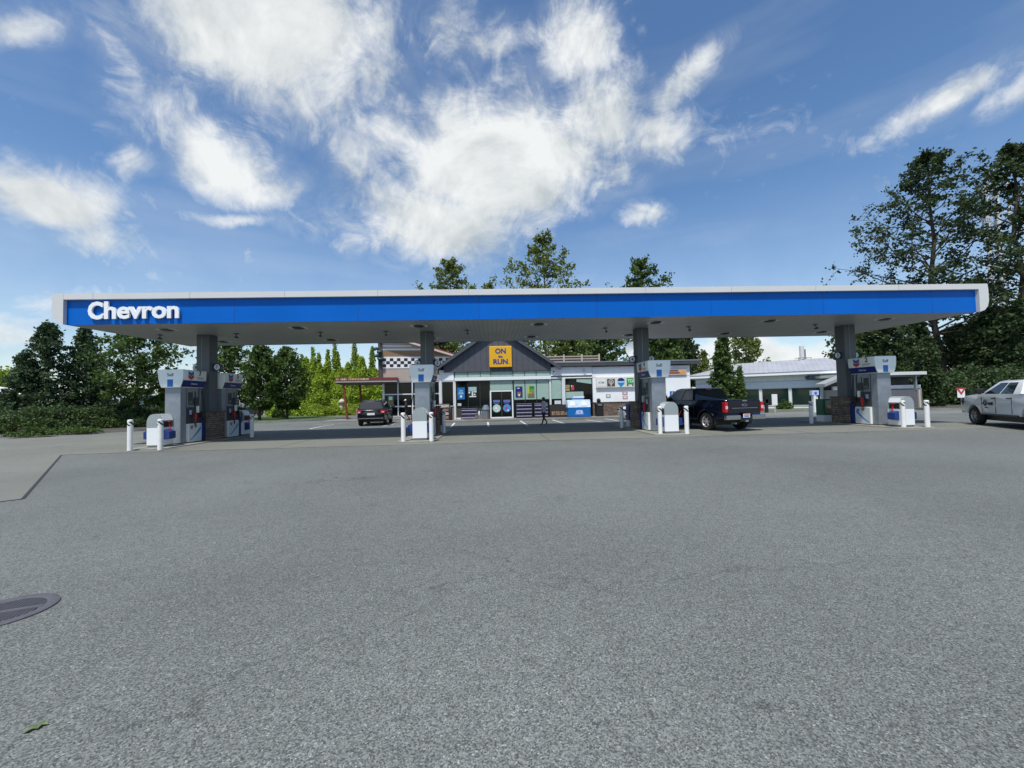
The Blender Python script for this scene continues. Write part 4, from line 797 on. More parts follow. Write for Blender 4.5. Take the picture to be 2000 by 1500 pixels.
# far left: tanker trailer, tent, coach, stacked timber, pale sheds
q = G(490, 815); t = thing('tank_trailer', 'white tank trailer with red lettering parked beyond the lawn', 'tank trailer', (-37.2, 62, 0))
b = MB(); b.tube([(-5.2, 0, 2.05), (-5, 0, 2.05), (4.0, 0, 2.05), (4.2, 0, 2.05)], [.7, .95, .95, .7], 20); b.build('tank', white, t, smooth=True); b = MB(); b.box(-5, -.6, .7, 4, .6, 1.1); b.build('chassis', black, t)
for x in (-4, -2.9, 2.6, 3.6): b = MB(); b.cyl((x, -.9, .5), .5, .3, 'y', 20); b.build('wheel', rubber, t)
text('tank_lettering', 'NU', 1.0, red, t, (2.2, -.96, 2.15), bold=.04)
t = thing('far_tent', 'white tent roof with blue valance at the far left edge', 'tent', (-62, 52, 0)); b = MB(); b.add([(-6, -4, 3.4), (6, -4, 3.4), (6, 4, 3.4), (-6, 4, 3.4), (-2, 0, 5.0), (0, 0, 5.0)], [(0,1,5,4), (1,2,5), (2,3,4,5), (3,0,4), (0,3,2,1)]); b.build('tent_roof', white, t); b = MB(); b.box(-6, -4.02, 2.9, 6, -3.96, 3.4); b.build('valance', navy2, t)
for x in (-5.8, 5.8): b = MB(); b.box(x-.08, -4, 0, x+.08, -3.85, 2.9); b.build('post', steel, t)
t = thing('coach', 'white coach with dark windows glimpsed behind the left shrubs', 'coach', (-42, 47, 0)); b = MB(); b.box(-4.5, -1.2, .35, 4.5, 1.2, 3.0); b.build('body', mat('coach_white', (.55, .62, .7), .4), t, bevel=.15)
for k in range(5): b = MB(); b.box(-4.1 + k*1.65, -1.215, 1.6, -2.7 + k*1.65, -1.19, 2.5); b.build('window', glass, t)
for x in (-3, 3): b = MB(); b.cyl((x, -1.22, .5), .5, .3, 'y', 20); b.build('wheel', rubber, t)
t = thing('timber_stack', 'stack of pale orange timber behind the leftmost dispenser', 'timber stack', (-38.5, 50, 0))
for k in range(4): b = MB(); b.box(-2.5, -.6, .4 + k*.42, 2.5, .6, .76 + k*.42); b.build('bundle', mat('timber_orange', (.55, .30, .15), .8, var=.25, vscale=8), t)
t = thing('pale_shed', 'pale low shed beyond the lawn trees', 'shed', (-33.0, 66, 0)); b = MB(); b.box(-3.2, -2, 0, 3.2, 2, 3.0); b.build('wall', mat('shed_wall', (.5, .47, .42), .8), t); b = MB(); b.prism([(-3.5, 3.0), (3.5, 3.0), (0, 4.0)], 'y', -2.3, 2.3); b.build('roof', steel, t); b = MB(); b.box(-.6, -2.02, 0, .6, -1.98, 2.1); b.build('door', dgrey, t)
t = thing('stone_figure', 'small pale garden pillar in the bushes by the hedge', 'garden pillar', (-19.2, 53.5, 0)); b = MB(); b.lathe([(.4, 0), (.4, .2), (.25, .3), (.22, 1.5), (.4, 1.6), (.42, 1.75), (.2, 2.0), (0, 2.1)], n=14); b.build('shaft', mat('pale_stone', (.5, .45, .36), .8), t, smooth=True)
# ================================================================== VEHICLES
def arc(cx, r, z0=.40, a0=180, a1=0, n=9):
    return [(cx + r*math.cos(R(a0 + (a1-a0)*k/(n-1))), z0 + r*math.sin(R(a0 + (a1-a0)*k/(n-1)))) for k in range(n)]
def bil(c, u, v):                                # c: bl, br, tr, tl
    return c[0]*(1-u)*(1-v) + c[1]*u*(1-v) + c[2]*u*v + c[3]*(1-u)*v
def pane(b, c, u0, v0, u1, v1, o=.006, m=0, d0=0.0, d1=0.0):
    c = [Vector(p) for p in c]; n = (c[1]-c[0]).cross(c[3]-c[0]).normalized()
    q = [bil(c, u0, v0), bil(c, u1, v0), bil(c, u1 + d1, v1), bil(c, u0 + d0, v1)]
    b.slab(*[p + n*o for p in q], o + .004, m)
def wheel(parent, x, y, r, w, side, rimm, spokes=6):
    t = MB(); t.lathe([(r*.62, -w/2), (r*.93, -w/2), (r, -w*.34), (r, w*.34), (r*.93, w/2), (r*.62, w/2)], axis='y', n=28); o = t.build('wheel', rubber, parent, smooth=True, loc=(x, y, r))
    f = MB(); s = side; f.lathe([(0, s*w*.36), (r*.14, s*w*.40), (r*.16, s*w*.30)], axis='y', n=16); f.lathe([(r*.56, s*w*.30), (r*.60, s*w*.44), (r*.66, s*w*.46), (r*.66, s*w*.2)], axis='y', n=28)
    for k in range(spokes):
        a = 2*math.pi*k/spokes; ca, sa = math.cos(a), math.sin(a); h = r*.085
        p = [(ca*r*.1 - sa*h, sa*r*.1 + ca*h), (ca*r*.6 - sa*h*1.3, sa*r*.6 + ca*h*1.3), (ca*r*.6 + sa*h*1.3, sa*r*.6 - ca*h*1.3), (ca*r*.1 + sa*h, sa*r*.1 - ca*h)]
        f.add([(q[0], s*w*.38, q[1]) for q in p] + [(q[0], s*w*.28, q[1]) for q in p], [(0,1,2,3), (4,7,6,5), (0,4,5,1), (1,5,6,2), (2,6,7,3), (3,7,4,0)])
    f.build('rim', rimm, o, smooth=True); b = MB(); b.cyl((0, s*w*.20, 0), r*.6, s*.01, 'y', 24); b.build('brake_disc', mat('brake_dark', (.03, .03, .03), .5, metal=.4), o); return o
def vehicle(t, P, paint, rimm, plate=True):
    Wd, belt = P['W'], P['belt']; ra, fa, r = P['ra'], P['fa'], P['r']; hw = Wd/2
    low = list(P['rear']) + list(P['top']) + list(P['front']) + [(fa + P['ar'], P['sill'])] + arc(fa, P['ar'], r, 0 + math.degrees(math.asin((P['sill']-r)/P['ar'])), 180 - math.degrees(math.asin((P['sill']-r)/P['ar']))) + arc(ra, P['ar'], r, math.degrees(math.asin((P['sill']-r)/P['ar'])), 180 - math.degrees(math.asin((P['sill']-r)/P['ar'])))
    n = len(low); ys = [(-hw, .0), (-hw + .05, .035), (0, .045), (hw - .05, .035), (hw, 0)]
    zmid = (belt + P['sill'])/2 + .1; bm = MB(); vs = []
    for y, g in ys:
        for (x, z) in low:
            k = max(0, (z - zmid)/(belt - zmid)); inw = (.05*k*k + .035*max(0, (zmid - z)/(zmid - P['sill']))**2) * (1 if y else 0); e = .10*max(0, (abs(x) - P['L']/2 + .5)/.5)**2 * (1 if y else 0)
            sx = 1 - (.0 if y == 0 else .012 if abs(y) < hw else .022); vs.append((x*sx, y - math.copysign(inw + e, y) if y else 0, z))
    fs = [tuple(range(n)), tuple(range(5*n - 1, 4*n - 1, -1))]
    for j in range(4):
        for i in range(n): fs.append((j*n+i, j*n+(i+1) % n, (j+1)*n+(i+1) % n, (j+1)*n+i))
    bm.add(vs, fs); body = bm.build('body', paint, t, bevel=.022, smooth=True)
    b = MB(); b.box(P['rear'][0][0] + .25, -hw + .28, .24, P['front'][-1][0] - .25, hw - .28, belt - .15); b.build('underbody', black, t)
    # greenhouse
    g = P['cab']; bx0, bx1, rx0, rx1, H = g; wb, wr = hw - .055, P['wr']; zb = belt - .02
    A0, A1, A2, A3 = Vector((bx0, -wb, zb)), Vector((bx1, -wb, zb)), Vector((bx1, wb, zb)), Vector((bx0, wb, zb))
    T0, T1, T2, T3 = Vector((rx0, -wr, H-.05)), Vector((rx1, -wr, H-.05)), Vector((rx1, wr, H-.05)), Vector((rx0, wr, H-.05))
    c = MB(); mid = [Vector((rx0 + .12, -wr + .12, H)), Vector((rx1 - .2, -wr + .12, H)), Vector((rx1 - .2, wr - .12, H)), Vector((rx0 + .12, wr - .12, H))]
    c.add([A0, A1, A2, A3, T0, T1, T2, T3] + mid, [(0,3,2,1), (0,1,5,4), (1,2,6,5), (2,3,7,6), (3,0,4,7), (4,5,9,8), (5,6,10,9), (6,7,11,10), (7,4,8,11), (8,9,10,11)]); c.build('cab', paint, t, bevel=.03, smooth=True)
    gl = carglass
    for sg, C in ((-1, [A0, A1, T1, T0]), (1, [A2, A3, T3, T2])):
        for (u0, u1, d0, d1) in P['win']:
            b = MB(); uu = (u0, u1, d0, d1) if sg < 0 else (1-u1, 1-u0, -d1, -d0); pane(b, C, uu[0], .07, uu[1], .90, .008, 0, uu[2], uu[3]); b.build('side_window', gl, t)
    b = MB(); pane(b, [A3, A0, T0, T3], .07, .12, .93, .88, .008, 0, .02, -.02); b.build('rear_window', gl, t)
    b = MB(); pane(b, [A1, A2, T2, T1], .05, .06, .95, .94, .008); b.build('windscreen', gl, t)
    for x in (ra, fa):
        for sg in (-1, 1): wheel(t, x, sg*(hw - P.get('wi', .16)), r, P.get('tw', .26), sg, rimm)
    # seams, handles, mirrors
    for sg in (-1, 1):
        for x in P['seams']: b = MB(); b.box(x - .006, sg*(hw - .012), P['sill'] + .08, x + .006, sg*(hw + .0015), belt - .12); b.build('door_seam', black, t)
        for x in P['handles']: b = MB(); b.box(x - .10, sg*(hw - .035), belt - .19, x + .10, sg*(hw + .018), belt - .145); b.build('door_handle', P['hm'], t, bevel=.006)
        b = MB(); b.box(bx1 - .42, sg*(hw - .03), belt + .04, bx1 - .20, sg*(hw + .22), belt + .25); b.build('wing_mirror', P['mm'], t, bevel=.03)
        b = MB(); b.box(ra + .62, sg*(hw - .05), P['sill'] - .02, fa - .62, sg*(hw + .02), P['sill'] + .04); b.build('sill_trim', dgrey, t)
    return body

pickP = dict(L=5.9, W=2.03, belt=1.36, ra=-1.72, fa=1.98, r=.41, ar=.50, sill=.50, wr=.74, tw=.28,
    rear=[(-2.22, .50), (-2.86, .58), (-2.90, .85), (-2.92, 1.32)], top=[(-2.88, 1.37), (-1.0, 1.37), (1.42, 1.36)], front=[(2.2, 1.30), (2.72, 1.20), (2.92, 1.05), (2.94, .60), (2.85, .50)],
    cab=(-1.02, 1.48, -.78, .62, 1.94), win=[(.07, .40, .035, .03), (.44, .90, .03, -.03)], seams=(-.95, .05, 1.25), handles=(.22, -.72), hm=chrome, mm=black)
dark = mat('dark_blue_paint', (.002, .004, .013), .18, coat=.5, spec=.45)
def place(t, back, ahead):                        # rear axle point and heading
    t.location = (back[0], back[1], 0); t.rotation_euler.z = math.atan2(ahead[1], ahead[0])
pk = thing('pickup_truck', 'dark blue pickup truck with red tail lamps parked at the pumps', 'pickup truck')
vehicle(pk, pickP, dark, mat('bright_rim', (.62, .62, .63), .3, metal=.6))
b = MB(); b.box(-2.80, -.84, 1.36, -1.08, .84, 1.376); b.build('bed_opening', black, pk)
b = MB(); b.box(-2.945, -.82, .80, -2.90, .82, 1.34); tg = b.build('tailgate', dark, pk, bevel=.018)
b = MB(); b.box(-2.952, -.66, 1.00, -2.944, .66, 1.02); b.box(-2.952, -.12, 1.30, -2.940, .12, 1.345); b.build('tailgate_handle', chrome, tg)
b = MB(); b.lathe([(0, -.012), (.13, -.012), (.14, 0)], (0, 0, 0), 'x', 28); b.xf(Matrix.Translation((-2.947, 0, 1.14)) @ Matrix.Diagonal((1, 1, .42, 1))); e = b.build('oval_badge', chrome, tg); b = MB(); b.lathe([(0, -.016), (.105, -.016), (.11, 0)], (0, 0, 0), 'x', 28); b.xf(Matrix.Translation((-2.947, 0, 1.14)) @ Matrix.Diagonal((1, 1, .36, 1))); b.build('badge_face', navy, e) if 0 else b.build('badge_face', navy, tg)
tl = mat('tail_red', (.45, .01, .015), .15, coat=.6); tlw = mat('tail_clear', (.75, .5, .5), .2)
for sg in (-1, 1):
    b = MB(); b.box(-2.945, sg*.84, .84, -2.78, sg*1.002, 1.27); l = b.build('tail_lamp', tl, pk, bevel=.012); b = MB(); b.box(-2.950, sg*.86, .98, -2.90, sg*.97, 1.11); b.build('reverse_lens', tlw, l)
    b = MB(); b.box(-3.04, sg*.30, .52, -2.84, sg*1.0, .72); b.build('chrome_bumper', chrome, pk, bevel=.03)
    b = MB(); b.box(-2.27, sg*.80, .26, -2.22, sg*.98, .62); b.build('mud_flap', black, pk) 
    b = MB(); pts = arc(-1.72, .52, .41, 8, 172, 15); b.tube([(x, sg*1.005, z) for x, z in pts], .022, 6); b.build('arch_trim', dark, pk, smooth=True)
b = MB(); b.box(-3.02, -.32, .46, -2.86, .32, .64); b.build('bumper_step', black, pk); b = MB(); b.box(-3.035, -.17, .60, -3.02, .17, .76, 0); b.box(-3.04, -.14, .70, -3.034, .14, .735, 1); b.box(-3.04, -.13, .63, -3.034, .13, .68, 2); b.build('number_plate', [white, red, mat('plate_blue', (.15, .2, .5), .5)], pk)
b = MB(); b.box(-3.06, -.06, .42, -2.7, .06, .5); b.tube([(-2.7, .45, .36), (-2.95, .48, .36)], .04, 10); b.build('tow_hitch', steel, pk); b = MB(); b.tube([(-1.72, -.7, .41), (-1.72, .7, .41)], .06, 8); b.lathe([(0, -.2), (.14, -.12), (.14, .12), (0, .2)], (-1.72, 0, .41), 'y', 12); b.build('rear_axle', black, pk)
b = MB(); b.box(-.80, -.16, 1.86, -.76, .16, 1.90, 0); b.build('brake_lamp', red, pk)
w0 = G(1388, 841); 
pk.rotation_euler.z = R(101.5); ca, sa = math.cos(R(101.5)), math.sin(R(101.5)); lx, ly = -1.72, .86
pk.location = (w0.x - (lx*ca - ly*sa), w0.y + .18 - (lx*sa + ly*ca), 0)

wt = thing('pickup_truck', 'white crew-cab pickup truck with black door lettering leaving at right edge', 'pickup truck')
wpaint = mat('white_car_paint', (.74, .77, .79), .22, coat=.8); wrim = mat('alloy_grey', (.35, .35, .36), .3, metal=.8)
P2 = dict(pickP); P2.update(L=5.82, W=2.02, ra=-1.68, fa=1.89, r=.405, hm=black, mm=black, cab=(-1.15, 1.42, -.98, .52, 1.93), win=[(.17, .47, .0, .02), (.51, .90, .02, -.08)], seams=(-.72, .28, 1.22), handles=(.42, -.55), rear=[(-2.16, .50), (-2.82, .58), (-2.88, .85), (-2.90, 1.32)], top=[(-2.86, 1.38), (-1.1, 1.38), (1.36, 1.36)], front=[(2.1, 1.33), (2.62, 1.26), (2.84, 1.02), (2.86, .60), (2.8, .50)])
vehicle(wt, P2, wpaint, wrim)
b = MB(); b.box(-2.78, -.84, 1.37, -1.2, .84, 1.386); b.build('bed_opening', black, wt)
lb = text('door_lettering', '~Q~ont', .23, black, wt, (.82, 1.012, .98), 'y', bold=.01); b = MB(); b.lathe([(.10, .004), (.13, .004)], (.95, 1.012, 1.0), 'y', 24); b.box(.80, 1.012, .78, .98, 1.016, .82); b.build('door_emblem', black, wt)
for sg in (-1, 1): b = MB(); b.box(-2.91, sg*.78, .85, -2.78, sg*1.0, 1.25); b.build('tail_lamp', tl, wt, bevel=.01)
b = MB(); b.box(-3.0, -.98, .52, -2.84, .98, .72); b.build('rear_bumper', chrome, wt, bevel=.03); b = MB(); b.box(2.78, -.95, .5, 2.95, .95, .68); b.build('front_bumper', chrome, wt, bevel=.04)
b = MB(); b.box(2.72, .62, .95, 2.88, .97, 1.15); b.build('headlamp', glass, wt, bevel=.02)
hd = R(62.5); ca, sa = math.cos(hd), math.sin(hd); fl = Vector((1.89, .87)); w1 = G(1910, 829.3)
wt.rotation_euler.z = hd; wt.location = (w1.x - (fl.x*ca - fl.y*sa), w1.y - (fl.x*sa + fl.y*ca), 0)

sv = thing('suv', 'black estate SUV parked outside the diner, seen from behind', 'car')
P3 = dict(L=4.8, W=1.94, belt=1.10, ra=-1.42, fa=1.49, r=.37, ar=.45, sill=.38, wr=.66, tw=.24, wi=.15,
    rear=[(-1.9, .38), (-2.30, .42), (-2.38, .70), (-2.32, 1.05)], top=[(-2.26, 1.12), (1.30, 1.12)], front=[(2.0, 1.03), (2.30, .92), (2.40, .70), (2.38, .42), (2.2, .36)],
    cab=(-2.22, 1.35, -1.86, .42, 1.74), win=[(.09, .29, .03, .01), (.32, .58, .01, 0), (.61, .92, 0, -.10)], seams=(-1.05, .0, 1.05), handles=(.12, -.85), hm=black, mm=black)
sp = mat('black_car_paint', (.004, .005, .009), .2, coat=.3, spec=.4); vehicle(sv, P3, sp, mat('alloy_pale', (.5, .5, .52), .3, metal=.8))
for sg in (-1, 1): b = MB(); b.box(-2.37, sg*.62, .86, -2.20, sg*.93, 1.06); l = b.build('tail_lamp', tl, sv, bevel=.015); b = MB(); b.box(-2.375, sg*.70, .90, -2.33, sg*.84, .98); b.build('reverse_lens', tlw, l)
b = MB(); b.box(-2.385, -.24, .74, -2.36, .24, .88); b.build('number_plate', white, sv); b = MB(); b.box(-2.405, -.8, .50, -2.36, .8, .54); b.build('bumper_strip', chrome, sv); b = MB(); b.box(-2.38, -.4, .93, -2.35, .4, .95); b.build('tailgate_strip', chrome, sv)
for sg in (-1, 1): b = MB(); b.tube([(-1.7, sg*.6, 1.72), (-1.6, sg*.6, 1.80), (.2, sg*.6, 1.80), (.3, sg*.6, 1.74)], .018, 6); b.build('roof_rail', black, sv)
w2 = G(706, 832); w3 = G(742, 831); sv.rotation_euler.z = R(97); cen = (w2 + w3)/2; sv.location = (cen.x - math.cos(R(97))*(-1.42) + .05, cen.y + .45 - math.sin(R(97))*(-1.42), 0)

sw = thing('parked_car', 'white car parked along the shop wall, mostly hidden by the third column', 'car')
P4 = dict(L=4.5, W=1.78, belt=.98, ra=-1.35, fa=1.35, r=.33, ar=.40, sill=.32, wr=.58, tw=.21, wi=.13, rear=[(-1.8, .32), (-2.1, .36), (-2.22, .60), (-2.2, .90)], top=[(-2.1, 1.0), (1.2, .98)], front=[(1.9, .86), (2.15, .75), (2.25, .55), (2.22, .34), (2.0, .30)],
    cab=(-1.9, 1.15, -1.1, .35, 1.44), win=[(.18, .45, .04, .02), (.48, .88, .02, -.12)], seams=(-.8, .15, 1.1), handles=(.25, -.6), hm=black, mm=mat('pearl_paint', (.62, .63, .66), .2, coat=.8))
vehicle(sw, P4, mat('pearl_paint', (.62, .63, .66), .2, coat=.8), mat('alloy_pale', (.5, .5, .52), .3, metal=.8))
for sg in (-1, 1): b = MB(); b.box(2.05, sg*.5, .60, 2.2, sg*.85, .74); b.build('headlamp', carglass, sw, bevel=.02)
q = G(1223, 818); sw.rotation_euler.z = R(180); sw.location = (q.x + 1.35 + .25, q.y - .75 + .0, 0)

# ================================================================== PEOPLE
def person(name, label, loc, rz, H, J, rad, clothes, hairm, extra=None):
    """one continuous skinned body; J: joint dict, edges by name; clothes(co)->material slot"""
    me = bpy.data.meshes.new(name); names = list(J); E_ = [('pelvis','waist'),('waist','chest'),('chest','neck'),('neck','head'),('head','crown'),('chest','shl'),('shl','ell'),('ell','wrl'),('chest','shr'),('shr','elr'),('elr','wrr'),('pelvis','hipl'),('hipl','knl'),('knl','anl'),('anl','tol'),('pelvis','hipr'),('hipr','knr'),('knr','anr'),('anr','tor')]
    for s in 'lr':
        w = Vector(J['wr' + s]); e = Vector(J['el' + s]); d = (w - e).normalized(); sd = Vector((0, 1, 0)) if abs(d.y) < .8 else Vector((1, 0, 0)); sd = (sd - d*sd.dot(d)).normalized()
        J['pa' + s] = tuple(w + d*.055); E_.append(('wr' + s, 'pa' + s)); rad['pa' + s] = (.030, .016)
        for k, (o, ln) in enumerate(((-.024, .065), (-.008, .078), (.008, .074), (.024, .058))):
            J[f'f{s}{k}'] = tuple(w + d*.075 + sd*o); J[f'g{s}{k}'] = tuple(w + d*(.075 + ln) + sd*o*1.1 + Vector((0, 0, .0)) - d.cross(sd)*.018*(1 if s == 'l' else -1)); E_ += [('pa' + s, f'f{s}{k}'), (f'f{s}{k}', f'g{s}{k}')]; rad[f'f{s}{k}'] = (.009, .009); rad[f'g{s}{k}'] = (.007, .007)
        J['th' + s] = tuple(w + d*.06 - sd*.05); E_.append(('pa' + s, 'th' + s)); rad['th' + s] = (.010, .010)
    names = list(J); me.from_pydata([J[n] for n in names], [(names.index(a), names.index(c)) for a, c in E_], []); o = bpy.data.objects.new(name, me); COL.objects.link(o)
    sk = o.modifiers.new('s', 'SKIN'); sb_ = o.modifiers.new('u', 'SUBSURF'); sb_.levels = 1; sb_.render_levels = 1
    for i, n in enumerate(names): v = me.skin_vertices[0].data[i]; v.radius = rad[n]; v.use_root = (n == 'pelvis')
    bpy.context.view_layer.update(); m2 = bpy.data.meshes.new_from_object(o.evaluated_get(bpy.context.evaluated_depsgraph_get())); bpy.data.objects.remove(o)
    for q in clothes[1]: m2.materials.append(q)
    for p in m2.polygons: p.material_index = clothes[0](p.center); p.use_smooth = True
    o = bpy.data.objects.new(name, m2); COL.objects.link(o); o.location = loc; o.rotation_euler.z = rz; tag(o, label, 'person')
    hd_ = Vector(J['head']); b = MB(); b.lathe([(0, .125), (.06, .115), (.098, .07), (.108, .0), (.10, -.05), (.085, -.09)], hd_ + Vector((-.018, 0, .03)), n=16); b.v = [v if not (v[0] > hd_.x + .055 and v[2] < hd_.z + .06) else (hd_.x + .05, v[1], v[2]) for v in b.v]; b.build('hair', hairm, o, smooth=True)
    b = MB(); b.tube([hd_ + Vector((.085, 0, .0)), hd_ + Vector((.112, 0, -.02))], [.012, .016], 6); b.build('nose', clothes[1][0], o, smooth=True)
    b = MB()
    for s in (-1, 1): b.lathe([(0, .012), (.010, .006), (.012, 0)], hd_ + Vector((.088, s*.032, .012)), 'x', 8)
    b.box(hd_.x + .083, hd_.y - .022, hd_.z - .055, hd_.x + .092, hd_.y + .022, hd_.z - .048); b.build('eyes_and_mouth', mat('eye_dark', (.05, .03, .03), .4), o)
    b = MB()
    for s in (-1, 1): b.lathe([(.0, s*.012), (.022, s*.008), (.026, 0)], hd_ + Vector((0, s*.086, -.005)), 'y', 10)
    b.build('ears', clothes[1][0], o, smooth=True)
    if extra: extra(o, J)
    return o
skin = mat('skin', (.45, .27, .19), .55); skin2 = mat('skin_tan', (.35, .2, .14), .55)
J = dict(pelvis=(0,0,.88), waist=(.0,0,1.02), chest=(.0,0,1.27), neck=(.01,0,1.42), head=(.035,0,1.53), crown=(.03,0,1.60), shl=(0,.165,1.34), ell=(.08,.22,1.10), wrl=(.20,.17,.92), shr=(0,-.165,1.34), elr=(-.10,-.22,1.10), wrr=(-.06,-.25,.87),
         hipl=(0,.085,.84), knl=(.10,.10,.46), anl=(.22,.10,.09), tol=(.36,.11,.04), hipr=(0,-.085,.84), knr=(-.02,-.09,.46), anr=(-.30,-.10,.12), tor=(-.20,-.11,.035))
rd = dict(pelvis=(.17,.13), waist=(.17,.13), chest=(.20,.14), neck=(.05,.05), head=(.085,.10), crown=(.07,.07), shl=(.08,.08), ell=(.062,.062), wrl=(.036,.032), shr=(.08,.08), elr=(.062,.062), wrr=(.034,.03), hipl=(.095,.10), knl=(.06,.06), anl=(.04,.045), tol=(.04,.03), hipr=(.095,.10), knr=(.06,.06), anr=(.04,.045), tor=(.04,.03))
card = mat('grey_cardigan', (.5, .47, .54), .85, var=.45, vscale=18); blk = mat('black_cloth', (.012, .012, .016), .8)
def cl1(c):
    if c.z > 1.44: return 0
    if .70 < c.z < .92 and (abs(c.y) > .205 or c.x > .19): return 0
    return 1 if c.z > .80 else 2
def cardi(o, J):
    b = MB(); 
    for s in (-1, 1):
        b.add([(.12, s*.03, 1.38), (.14, s*.04, 1.0), (.13, s*.06, .74), (.02, s*.20, .72), (-.0, s*.19, 1.0), (.02, s*.18, 1.34)], [(0,1,4,5), (1,2,3,4)])
    b.add([(-.02, -.20, .72), (-.12, 0, .70), (-.02, .20, .72), (-.0, .19, 1.0), (-.12, 0, 1.0), (0, -.19, 1.0)], [(0,1,4,5), (1,2,3,4)]); b.build('open_cardigan', card, o)
q = G(1063, 829.5); person('person', 'person in a grey patterned cardigan and black trousers walking past the shop', (q.x, q.y, 0), R(-150), 1.62, dict(J), dict(rd), (cl1, [skin, card, blk]), mat('hair_dark', (.02, .014, .012), .6), cardi)
J2 = {k: (v[0], v[1], v[2]*1.06) for k, v in J.items()}; J2['ell'] = (.05, .24, 1.18); J2['wrl'] = (.26, .14, 1.12)
def cl2(c):
    if c.z > 1.53: return 0
    if c.x > .17 and c.z > .9: return 0
    if .28 < c.z < .52: return 0
    return 1 if c.z > .9 else 2
def cap(o, J): 
    h = Vector(J['head']); b = MB(); b.lathe([(0, .14), (.07, .125), (.10, .07), (.105, .04)], h + Vector((0, 0, .02)), n=16); b.box(h.x + .06, -.06, h.z + .05, h.x + .19, .06, h.z + .065); b.build('cap', white, o, smooth=True)
q = G(797.5, 820); person('person', 'person in black with a pale cap walking beside the diner windows', (q.x, q.y - .8, .0), R(-160), 1.75, J2, dict(rd), (cl2, [skin2, mat('black_shirt', (.02, .016, .02), .8), blk]), mat('hair_brown', (.04, .025, .015), .6), cap)

# ================================================================== TREES
def leaves(name, pts, size, m, parent, rs, flat=0.0):
    n = len(pts); nr = rs.normal(size=(n, 3)); nr[:, 2] *= (1 + flat); nr /= np.linalg.norm(nr, axis=1)[:, None]
    a = np.cross(nr, rs.normal(size=(n, 3))); a /= np.linalg.norm(a, axis=1)[:, None]; c = np.cross(nr, a)
    s = size * rs.uniform(.55, 1.35, size=(n, 1)); a *= s; c *= s * .62; bend = nr * s * .25
    V = np.stack([pts - a, pts - c * 1.0 + bend * .5, pts + a, pts + c + bend * .5], 1).reshape(-1, 3).astype(np.float32)
    me = bpy.data.meshes.new(name); me.vertices.add(4*n); me.vertices.foreach_set('co', V.ravel()); me.loops.add(4*n); me.loops.foreach_set('vertex_index', np.arange(4*n, dtype=np.int32)); me.polygons.add(n)
    me.polygons.foreach_set('loop_start', np.arange(0, 4*n, 4, dtype=np.int32)); me.update(calc_edges=True); me.validate(); me.materials.append(m)
    o = bpy.data.objects.new(name, me); COL.objects.link(o); o.parent = parent; return o
ENV = {'broad': lambda t: math.sin(math.pi * min(1, max(0, .12 + .86*t)))**.6, 'cone': lambda t: (1 - t)**.8 * .96 + .06, 'egg': lambda t: math.sin(math.pi * (.1 + .88*t)**.85)**.8, 'cotton': lambda t: (.70 + .30*math.sin(math.pi*(t*1.1+.1))) * (1 - t**4) + .12}
LIFT = {'broad': (.25, .8), 'cone': (-.12, .25), 'egg': (.35, .9), 'cotton': (.25, .75)}
